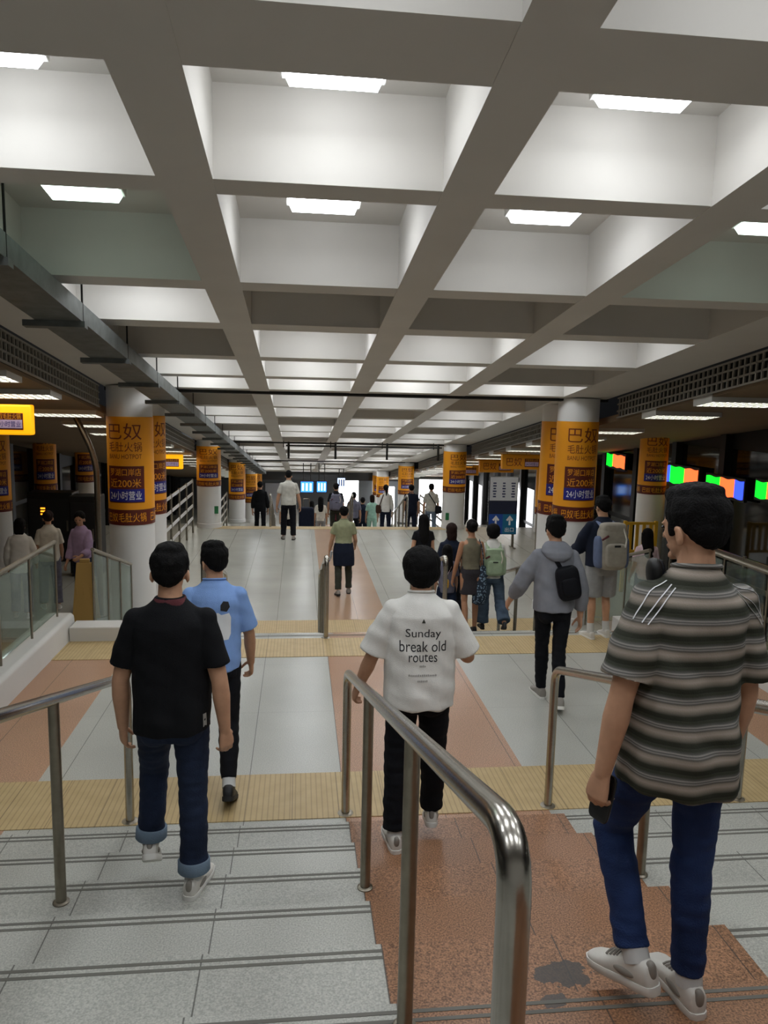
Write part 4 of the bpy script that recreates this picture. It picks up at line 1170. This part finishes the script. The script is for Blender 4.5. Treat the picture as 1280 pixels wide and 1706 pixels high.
for s in (-1, 1):
    EM = NM @ Matrix.Translation((s*.088, .062, -.002)) @ Matrix.Rotation(s*R(30), 4, 'Z')
    c_ = MB().ell((0, 0, 0), (.022, .040, .046), mx=EM, e=.8).build('ear_cup', 'rubber black', t, smooth=True)
    MB().ell((-s*.016, 0, 0), (.012, .036, .042), mx=EM, e=.8).build('ear_pad', 'black nylon', c_, smooth=True)
for s in (-1, 1):                                        # white stripes on the raglan shoulder
    mb = MB(); shp, e, w_, d1, d2 = P1['AR']['L' if s < 0 else 'R']
    me = P1['top'].data; tree = BVHTree.FromPolygons([v.co for v in me.vertices], [tuple(p.vertices) for p in me.polygons])
    for j in range(3):
        pts = []
        for q in range(10):
            u = q/13; base = lerp(shp+V3((-s*.07, 0, .0)), lerp(shp, e, .36), u)
            d = V3((s*(.35+.4*u), -.55+(j-1)*.30, .75-.75*u)).normalized()
            h = tree.ray_cast(base+d*.4, -d)
            if h[0]: pts.append(h[0]+h[1]*.002)
        if len(pts) > 3: mb.tube(pts, .0024, 6, flat=.35)
    mb.build('shoulder_stripe', 'print white', P1['top'], smooth=True)

# 2 white tee
P2 = person('person in a white lettered t-shirt with a round black haircut, in the middle', (.65, 3.87, .26), -2, H=1.61, bulk=1.04, stance='L', vox=.0055,
    legs={'L': (-8, 4, 3, 0), 'R': (10, 2, 3, 14)}, arms={'L': (8, 22, 22, .7), 'R': (8, 24, 70, .2)}, lean=3, head=(2, 6),
    top=dict(kind='tee', mat='white cotton', loose=.036, hem=-.045, sleeve=.88, sleeve_r=.088, straight=1.0, fold=.015),
    bottom=dict(kind='pants', mat='black trouser', loose=.020, flare=.064), hair='bob', shoes=('shoe white', 'sole white', 'sock white'), curl=(1.0, .8))
for body, z, h, w_, m in (('Sunday', .215, .056, .185, 'print black'), ('break old', .152, .056, .245, 'print black'), ('routes', .092, .042, .150, 'print black')):
    vs, fs = text(body, h, w_, 0); on_back(P2, vs, fs, 'lettering', m, P2['top'], z+.115)
for z, n, wd in ((.158, 4, .034), (.112, 15, .150), (.082, 6, .055)):   # three rows of print too small to read
    vs = []; fs = []
    for k in range(n):
        x = -wd/2+wd*k/n; a = wd/n*.62; hh = .011*(.7+.3*random.random()); b = len(vs)
        vs += [(x, 0, 0), (x+a, 0, 0), (x+a, 0, hh), (x, 0, hh)]; fs.append((b, b+1, b+2, b+3))
    on_back(P2, vs, fs, 'lettering', 'print grey', P2['top'], z-.0)
vs, fs = [(-.010, 0, 0), (.010, 0, 0), (.004, 0, .014), (0, 0, .022), (-.004, 0, .014)], [(0, 1, 2, 3, 4)]
on_back(P2, vs, fs, 'emblem', 'dark green trouser', P2['top'], .390)

# 3 black polo, left foreground
P3 = person('person in a black polo shirt and dark cuffed jeans, walking down at the left', (-.555, 3.31, .39), 0, H=1.59, bulk=1.06, stance='R', vox=.005,
    legs={'L': (28, 5, 32, 34), 'R': (-3, 1, 2, 0, 14)}, arms={'L': (3, 15, 10, .1), 'R': (-6, 13, 14, .3)}, lean=2, head=(0, 2), tilt=-.5,
    top=dict(kind='polo', mat='black cotton', trim='collar red', loose=.018, hem=-.04, sleeve=.74, sleeve_r=.070, straight=.98, fold=.011),
    bottom=dict(kind='pants', mat='dark denim', loose=.012, flare=.064), hair='short', shoes=('shoe white', 'sole white', 'sock white'), cuffs='denim cuff', curl=(.7, .8), pron=(30, 50), headw=1.03)
t_ = MB(); J = P3['T']
vs = [(-.006, 0, -.03), (.006, 0, -.03), (.006, 0, .03), (-.006, 0, .03)]
on_back(P3, vs, [(0, 1, 2, 3)], 'side_label', 'print grey', P3['top'], -.012, x=.15)
# 4 blue tee
P4 = person('person in a light blue t-shirt and black shorts, beside the person in black', (-.55, 4.97, 0.), 5, H=1.70, bulk=.98, stance='L', vox=.006,
    legs={'L': (14, 2, 8, 0), 'R': (-10, 0, 26, 24)}, arms={'L': (-10, 8, 18, .2), 'R': (14, 14, 12, .2)}, lean=3, head=(28, 2), tilt=0,
    top=dict(kind='tee', mat='blue cotton', loose=.026, hem=-.02, sleeve=.80, sleeve_r=.078, straight=.95, fold=.012),
    bottom=dict(kind='pants', mat='black trouser', loose=.012, flare=.052, len=.86), hair='short', shoes=('shoe black', 'sole dark', 'sock white'), eyes=True, curl=(.6, .9))
vs = [(-.075, 0, -.02), (-.065, 0, .075), (-.02, 0, .085), (.0, 0, .07), (.05, 0, .08), (.062, 0, .05), (.06, 0, -.06), (.045, 0, -.095), (-.005, 0, -.10), (-.022, 0, -.03)]
on_back(P4, vs, [tuple(range(10))], 'print', 'print white', P4['top'], .275, x=.045)
vs = [(-.03, 0, -.02), (.01, 0, -.03), (.03, 0, .0), (.02, 0, .035), (-.012, 0, .04), (-.03, 0, .015)]
on_back(P4, vs, [tuple(range(6))], 'print', 'print black', P4['top'], .395, x=.07, lift=.003)
on_back(P4, [(a*.8, b, c*.9) for a, b, c in vs], [tuple(range(6))], 'print', 'print black', P4['top'], .195, x=-.02, lift=.0035)

# 5 grey hoodie
P5 = person('person in a grey hooded top and slim black trousers, crossing the landing', (2.24, 6.32, 0.), -3, H=1.69, bulk=.97, stance='L', vox=.0065,
    legs={'L': (12, -4, 8, 0), 'R': (-12, -6, 14, 20)}, arms={'L': (18, 24, 26, .5), 'R': (-6, 14, 14, .3)}, lean=4, head=(8, 3),
    top=dict(kind='hoodie', mat='grey jersey', loose=.030, hem=-.02, sleeve=1.75, cuff_r=.05, straight=.97, fold=.010),
    bottom=dict(kind='pants', mat='black trouser', loose=.006, flare=.046, len=.95), hair='short', shoes=('shoe grey', 'sole white'))
def sling(info, label, x, z, w_, h, d, m, s=-1, lift=.0):
    t = carry(info, 'sling_bag', label, 'bag'); T = info['T']; Hh = info['H']
    c = surf(info, x, z, d*.55)
    MB().ell((0, 0, 0), (w_/2, d/2, h/2), mx=Matrix.Translation(c) @ Matrix.Rotation(R(12*s), 4, 'Y'), e=.45, nu=32, nv=20).build('body', m, t, smooth=True)
    MB().ell((0, -d*.42, -h*.08), (w_*.36, d*.2, h*.26), mx=Matrix.Translation(c) @ Matrix.Rotation(R(12*s), 4, 'Y'), e=.5, nu=24, nv=14).build('pocket', m, t, smooth=True)
    a = V3((x+s*w_*.30, 0, z+h*.42)); b = V3((s*.085*Hh/1.7, 0, .305*Hh))
    pts = [surf(info, lerp(a.x, b.x, q/9), lerp(a.z, b.z, q/9), .006) for q in range(10)]
    MB().tube(pts, .019, 8, flat=.25, up=(0, 1, 0)).build('strap', m, t, smooth=True)
    return t
sling(P5, 'black sling bag worn across the back of the grey hoodie', .075, .235, .20, .30, .10, 'black nylon')

# 6 backpack wearer
P6 = person('person in a navy jacket and grey shorts, carrying a pale backpack', (3.44, 8.17, 0), 4, H=1.64, bulk=1.03, stance='L', vox=.007,
    legs={'L': (0, 2, 4, 0), 'R': (8, 2, 14, 4)}, arms={'L': (28, 12, 40, .3), 'R': (26, 12, 42, .3)}, lean=4, head=(10, 6),
    top=dict(kind='jacket', mat='navy cloth', loose=.035, hem=-.01, sleeve=1.6, cuff_r=.052, straight=1.),
    bottom=dict(kind='shorts', mat='grey short', loose=.024, len=.92), hair='short', shoes=('shoe white', 'sole white', 'sock white'))
def backpack(info, label, w_, h, d, m, m2, z):
    t = carry(info, 'backpack', label, 'backpack'); T = info['T']; Hh = info['H']
    c = surf(info, 0, z, d*.46); MX = Matrix.Translation(c) @ T.to_3x3().to_4x4()
    MB().ell((0, 0, 0), (w_/2, d/2, h/2), mx=MX, e=.42, nu=36, nv=22).build('body', m, t, smooth=True)
    MB().ell((0, -d*.45, -h*.16), (w_*.40, d*.24, h*.27), mx=MX, e=.45, nu=30, nv=18).build('pocket', m, t, smooth=True)
    MB().ell((0, -d*.06, h*.42), (w_*.46, d*.42, h*.14), mx=MX, e=.5, nu=28, nv=14).build('lid', m, t, smooth=True)
    for s in (-1, 1):
        MB().ell((s*w_*.46, d*.06, -h*.10), (w_*.14, d*.42, h*.36), mx=MX, e=.5, nu=24, nv=14).build('side_panel', m2, t, smooth=True)
        pts = [MX @ V3((s*w_*.32, d*.15, h*.44))]+[surf(info, s*.085, .285*Hh-.0+dz, -.02) for dz in (.03,)]+[surf(info, s*.095, zz*Hh, .012, True) for zz in (.27, .22, .17, .12)]
        MB().tube(pts, .026, 8, flat=.3).build('strap', m2, t, smooth=True)
    MB().box(-.035, .035, -d*.72, -d*.685, h*.03, h*.075, mx=MX).build('badge', 'rubber black', t)
    MB().tube([MX @ V3((w_*.28, -d*.40, h*.46)), MX @ V3((w_*.36, -d*.62, h*.20)), MX @ V3((w_*.30, -d*.66, h*.02))], .009, 8).build('cord', 'cream cloth', t, smooth=True)
    MB().tube([MX @ V3((-w_*.48, -d*.35, h*.18)), MX @ V3((-w_*.30, -d*.55, h*.28))], .012, 8).build('tab', 'red lamp' if False else 'collar red', t, smooth=True)
    return t
backpack(P6, 'pale grey hiking backpack with blue sides, worn over a navy jacket', .31, .50, .20, 'stone canvas', 'blue grey canvas', .22)

# 7..10 the group on the second stairs
P7 = person('person in a khaki backless top and dark mini skirt, arms bare', (2.36, 10.05, -.52), 2, H=1.60, fem=True, bulk=.97, stance='R', vox=.008,
    legs={'L': (-8, 1, 14, 12), 'R': (6, 1, 6, 0)}, arms={'L': (2, 14, 16, .5), 'R': (0, 10, 10, .4)}, lean=2, head=(0, 6),
    top=dict(kind='tank', mat='khaki knit', loose=.010, hem=.05, straight=.86), bottom=dict(kind='skirt', mat='charcoal cloth', loose=.014, len=-.165, flare=.008), hair='bun', skin='skin tan', shoes=('shoe black', 'sole dark'))
mb = MB(); HMx = P7['HM']
mb.tube([HMx @ V3((.088*math.cos(a), -.02+.02*math.sin(a), .135+.100*math.sin(a))) for a in [PI*q/16 for q in range(17)]], .012, 8); mb.build('hair_band', 'cream cloth', P7['root'], smooth=True)
t = carry(P7, 'shoulder_bag', 'long dark blue patterned cloth bag hanging from the shoulder of the khaki top wearer', 'bag')
T = P7['T']
MB().loft([ring(T @ Matrix.Translation((.150, -.05, 0)) @ Matrix.Rotation(R(7), 4, 'Y'), z, rx, ry) for z, rx, ry in ((-.42, .03, .02), (-.40, .085, .045), (-.30, .098, .06), (-.15, .085, .055), (-.02, .062, .040), (.10, .040, .022), (.13, .03, .014))]).build('body', 'patterned cloth', t, smooth=True)
MB().tube([T @ V3(q) for q in ((.165, -.055, .10), (.150, -.085, .25), (.125, -.075, .40), (.112, -.005, .475), (.125, .07, .40), (.16, .0, .12))], .022, 8, flat=.3).build('strap', 'patterned cloth', t, smooth=True)
P8 = person('person with bobbed dark hair, white top and mid blue jeans, right of the khaki top', (2.70, 10.2, -.52), -4, H=1.52, fem=True, stance='L', vox=.008,
    legs={'L': (10, 2, 10, 0), 'R': (-8, 6, 40, 24)}, arms={'L': (4, 8, 12), 'R': (10, 6, 30)}, lean=3,
    top=dict(kind='tee', mat='white cotton', loose=.022, hem=-.02), bottom=dict(kind='pants', mat='mid denim', loose=.025, flare=.09), hair='bob', shoes=('shoe black', 'sole dark'))
t = backpack(P8, 'sage green backpack of the person with bobbed hair', .27, .36, .13, 'sage cloth', 'sage cloth', .20)
P9 = person('person with brown hair in front of the khaki top, mostly hidden by her', (2.24, 10.85, -.65), 0, H=1.56, fem=True, stance='L', vox=.009,
    legs={'L': (8, 2, 8, 0), 'R': (-6, 2, 20, 14)}, lean=2, top=dict(kind='tee', mat='navy cloth', loose=.02, hem=-.02), bottom=dict(kind='pants', mat='black trouser', loose=.018, flare=.07), hair='medium', hairmat='hair brown', shoes=('shoe black', 'sole dark'))
P10 = person('child with long dark hair and a grey top, walking left of the khaki top', (2.08, 10.3, -.65), 0, H=1.34, fem=True, bulk=.9, stance='L', vox=.008,
    legs={'L': (8, 2, 8, 0), 'R': (-6, 2, 20, 14)}, arms={'L': (0, 12, 10), 'R': (6, 8, 20)}, top=dict(kind='tee', mat='slate cloth', loose=.022, hem=-.03), bottom=dict(kind='pants', mat='dark denim', loose=.02, flare=.07), hair='long', shoes=('shoe black', 'sole dark'))
t = carry(P10, 'pouch', 'small yellow pouch at the back of the long-haired child', 'bag')
c = surf(P10, -.03, .10, .03); MB().ell((0, 0, 0), (.035, .028, .065), mx=Matrix.Translation(c), e=.5).build('body', 'yellow plastic', t, smooth=True)
MB().tube([surf(P10, x_, z_, .006) for x_, z_ in ((-.03, .16), (.0, .24), (.04, .32), (.06, .37))], .008, 8, flat=.4).build('strap', 'pink cloth', t, smooth=True)

# 11 long black hair and dress
P11 = person('person with long black hair in a black dress, beyond the white t-shirt', (2.10, 12.5, Z2), 3, H=1.58, fem=True, stance='R', vox=.009,
    arms={'L': (-4, 12, 10), 'R': (4, 8, 10)}, legs={'L': (-6, 1, 10, 10), 'R': (6, 1, 6, 0)}, top=dict(kind='dress', mat='black trouser', loose=.016, hem=-.03, sleeve=.4, sleeve_r=.06), bottom=dict(kind='skirt', mat='black trouser', loose=.02, len=-.26, flare=.03), hair='long', shoes=('shoe black', 'sole dark'))
# 12 olive shirt
P12 = person('person in an olive t-shirt, dark jacket tied at the waist, on the brown strip', (.80, 13.35, Z2), 2, H=1.59, bulk=1.0, stance='R', vox=.008,
    legs={'L': (-8, 2, 10, 10), 'R': (6, 2, 6, 0)}, arms={'L': (8, 13, 14, .6), 'R': (12, 14, 40, .3)}, lean=2, head=(0, 4),
    top=dict(kind='tee', mat='olive cotton', loose=.018, hem=.04, sleeve=.6, sleeve_r=.07), bottom=dict(kind='pants', mat='dark green trouser', loose=.012, flare=.06), hair='crop', shoes=('shoe grey', 'sole dark'))
t = carry(P12, 'jacket', 'dark jacket tied round the waist of the olive t-shirt wearer', 'jacket'); T = P12['T']; Hh = 1.59
mb = MB(); mb.loft([ring(T, z*Hh, rx*Hh, ry*Hh, cy=cy) for z, rx, ry, cy in ((-.19, .118, .075, -.03), (-.12, .122, .085, -.02), (-.04, .118, .090, -.01), (.04, .108, .080, 0), (.065, .104, .076, 0))])
fuse(mb, 'body', 'navy cloth', t, .009, 3, lambda p, n: .009*nz(p, (16, 16, 3)))
t = carry(P12, 'bottle', 'pale bottle held low by the olive t-shirt wearer', 'bottle')
hx = P12['hands']['L']; MB().tube([hx @ V3((0, .03, z)) for z in (-.0, .04, .13, .17, .19)], [.02, .033, .033, .018, .014], 14).build('body', 'print white', t, smooth=True)
MB().tube([hx @ V3((0, .03, z)) for z in (.19, .21)], .016, 12).build('cap', 'board blue', t, smooth=True)
# 13 beige shirt far
P13 = person('person in a beige shirt and black trousers at the left of the hall floor', (-.26, 18.9, Z2), 0, H=1.73, bulk=1.10, stance='R', vox=.009,
    legs={'L': (3, 3, 3, 0), 'R': (-3, 3, 3, 4)}, arms={'L': (0, 16, 14, .5), 'R': (4, 16, 14, .5)}, lean=4, head=(0, 10),
    top=dict(kind='tee', mat='beige cotton', loose=.026, hem=-.02), bottom=dict(kind='pants', mat='black trouser', loose=.018, flare=.07), hair='crop', shoes=('shoe grey', 'sole dark'))

# far crowd on and beyond the third stairs
def far(label, x, y, H, topm, botm, hair='crop', yaw=0, fem=False, bulk=1., kind='tee', hairmat='hair black', bkind='pants', sl=.75):
    return person(label, (x, y, fz3(y)), yaw, H=H, fem=fem, bulk=bulk, stance='R', vox=.011, legs={'L': (6, 2, 8, 0), 'R': (-5, 2, 6, 8)}, arms={'L': (-4, 11, 14), 'R': (6, 11, 14)}, lean=2,
        top=dict(kind=kind, mat=topm, loose=.02, hem=-.02, sleeve=sl, cuff_r=.05), bottom=dict(kind=bkind, mat=botm, loose=.014, flare=.065), hair=hair, hairmat=hairmat, shoes=('shoe black', 'sole dark'), group=None)
F1 = far('person dressed all in black at the head of the third stairs, left', -1.13, 22.3, 1.63, 'black cotton', 'black trouser', sl=1.7, kind='jacket')
F2 = far('person with a ponytail, white top and navy trousers on the third stairs', 2.62, 22.7, 1.66, 'white cotton', 'navy cloth', 'ponytail', fem=True, sl=1.7)
F3 = far('bulky person in a navy vest and trousers on the third stairs', 3.40, 22.7, 1.67, 'navy cloth', 'navy cloth', bulk=1.18, sl=.5)
F4 = far('person in a pale grey t-shirt with a bag strap across the back, far right', 4.02, 22.75, 1.70, 'beige cotton', 'light denim', 'short', yaw=-8)
F5 = far('person in dark clothes carrying a grey backpack before the bright doorway', 1.11, 22.8, 1.68, 'black cotton', 'dark green trouser', 'short', bulk=1.08)
F6 = far('person in a beige top with long hair, left of the grey backpack', .70, 24.4, 1.60, 'cream cloth', 'grey short', 'long', fem=True)
F7 = far('person with dark hair and a pale top, right of the bright doorway', 1.74, 24.0, 1.66, 'slate cloth', 'black trouser', 'short')
F8 = far('person in a navy top behind the crowd, right of the doorway', 2.12, 25.1, 1.62, 'navy cloth', 'navy cloth', 'short')
F9 = far('person in a mint green dress in the far crowd', 2.36, 24.3, 1.55, 'mint cloth', 'mint cloth', 'medium', fem=True, hairmat='hair brown')
F10 = far('person in a dark red top beside the far doorway', 1.24, 24.7, 1.54, 'collar red', 'black trouser', 'long', fem=True)
F11 = far('person in a brown top at the far left of the crowd', .42, 24.9, 1.52, 'brown leather', 'black trouser', 'medium', fem=True)
F12 = far('person in a pale top behind the beige shirt wearer', -.40, 24.2, 1.5, 'cream cloth', 'black trouser', 'short')
backpack(F5, 'grey backpack in the far crowd before the bright doorway', .34, .46, .18, 'slate cloth', 'slate cloth', .22)
def side_bag(info, label, x, z, w_, h, m, s):
    t = carry(info, 'shoulder_bag', label, 'bag'); T = info['T']
    MB().ell((x, -.05, z), (w_/2, .05, h/2), mx=T, e=.45, nu=24, nv=16).build('body', m, t, smooth=True)
    a = V3((x-.2*w_*math.copysign(1, x), 0, z+h*.45)); b = V3((s*.08, 0, .30*info['H']))
    MB().tube([surf(info, lerp(a.x, b.x, q/7), lerp(a.z, b.z, q/7), .008) for q in range(8)], .016, 8, flat=.3, up=(0, 1, 0)).build('strap', m, t, smooth=True)
side_bag(F2, 'brown bag at the left hip of the white top wearer', -.23, .05, .16, .26, 'brown leather', -1)
side_bag(F4, 'dark bag at the right hip of the pale grey t-shirt wearer', .22, .02, .22, .24, 'black nylon', -1)
t = thing('suitcase', 'dark suitcase beside the beige shirt wearer', 'suitcase', (.22, 22.0, fz3(22.0)), R(5))
MB().ell((0, 0, .42), (.22, .13, .36), e=.25, nu=40, nv=24).build('body', 'navy cloth', t, smooth=True)
for x in (-.15, .15):
    for y in (-.08, .08): MB().ell((x, y, .035), (.018, .035, .035)).build('wheel', 'rubber black', t, smooth=True)
MB().tube(bent([(-.09, .1, .75), (-.09, .1, 1.02), (.09, .1, 1.02), (.09, .1, .75)], .03), .010, 8).build('handle', 'brushed steel', t, smooth=True)

# side aisles
S1 = person('person in a lilac jacket with a backpack strap, behind the left glass', (-3.44, 12.4, Z2), 158, H=1.62, fem=True, stance='R', vox=.009, legs={'L': (6, 2, 8, 0), 'R': (-5, 2, 6, 8)}, arms={'L': (18, 9, 60, .2), 'R': (6, 9, 24)}, head=(20, 4),
    top=dict(kind='jacket', mat='purple cloth', loose=.03, hem=-.03, sleeve=1.7, cuff_r=.05), bottom=dict(kind='pants', mat='dark denim', loose=.02, flare=.07), hair='ponytail', eyes=True)
S2 = person('person in a cream top behind the left glass, nearer the lilac jacket', (-3.98, 12.5, Z2), 20, H=1.60, fem=True, stance='R', vox=.009, arms={'L': (4, 10, 20), 'R': (8, 10, 40)}, head=(0, 8), legs={'L': (6, 2, 8, 0), 'R': (-5, 2, 6, 8)},
    top=dict(kind='tee', mat='cream cloth', loose=.03, hem=-.03), bottom=dict(kind='pants', mat='slate cloth', loose=.02, flare=.07), hair='bun', hairmat='hair brown')
S3 = person('person in a pale coat behind the left glass, closest to the picture edge', (-4.25, 12.0, Z2), 10, H=1.55, fem=True, stance='R', vox=.009, arms={'L': (4, 10, 20), 'R': (8, 10, 40)}, head=(0, 12), legs={'L': (6, 2, 8, 0), 'R': (-5, 2, 6, 8)},
    top=dict(kind='jacket', mat='white cotton', loose=.035, hem=-.06, sleeve=1.7, cuff_r=.05), bottom=dict(kind='pants', mat='slate cloth', loose=.02, flare=.07), hair='medium')
S4 = person('person with long dark hair in a pale pink top, in the right aisle', (5.42, 11.15, Z2), -5, H=1.58, fem=True, stance='R', vox=.009, legs={'L': (6, 2, 8, 0), 'R': (-5, 2, 6, 8)}, arms={'L': (4, 10, 30), 'R': (8, 10, 30)},
    top=dict(kind='tee', mat='pink cloth', loose=.025, hem=-.03), bottom=dict(kind='pants', mat='slate cloth', loose=.02, flare=.07), hair='long')
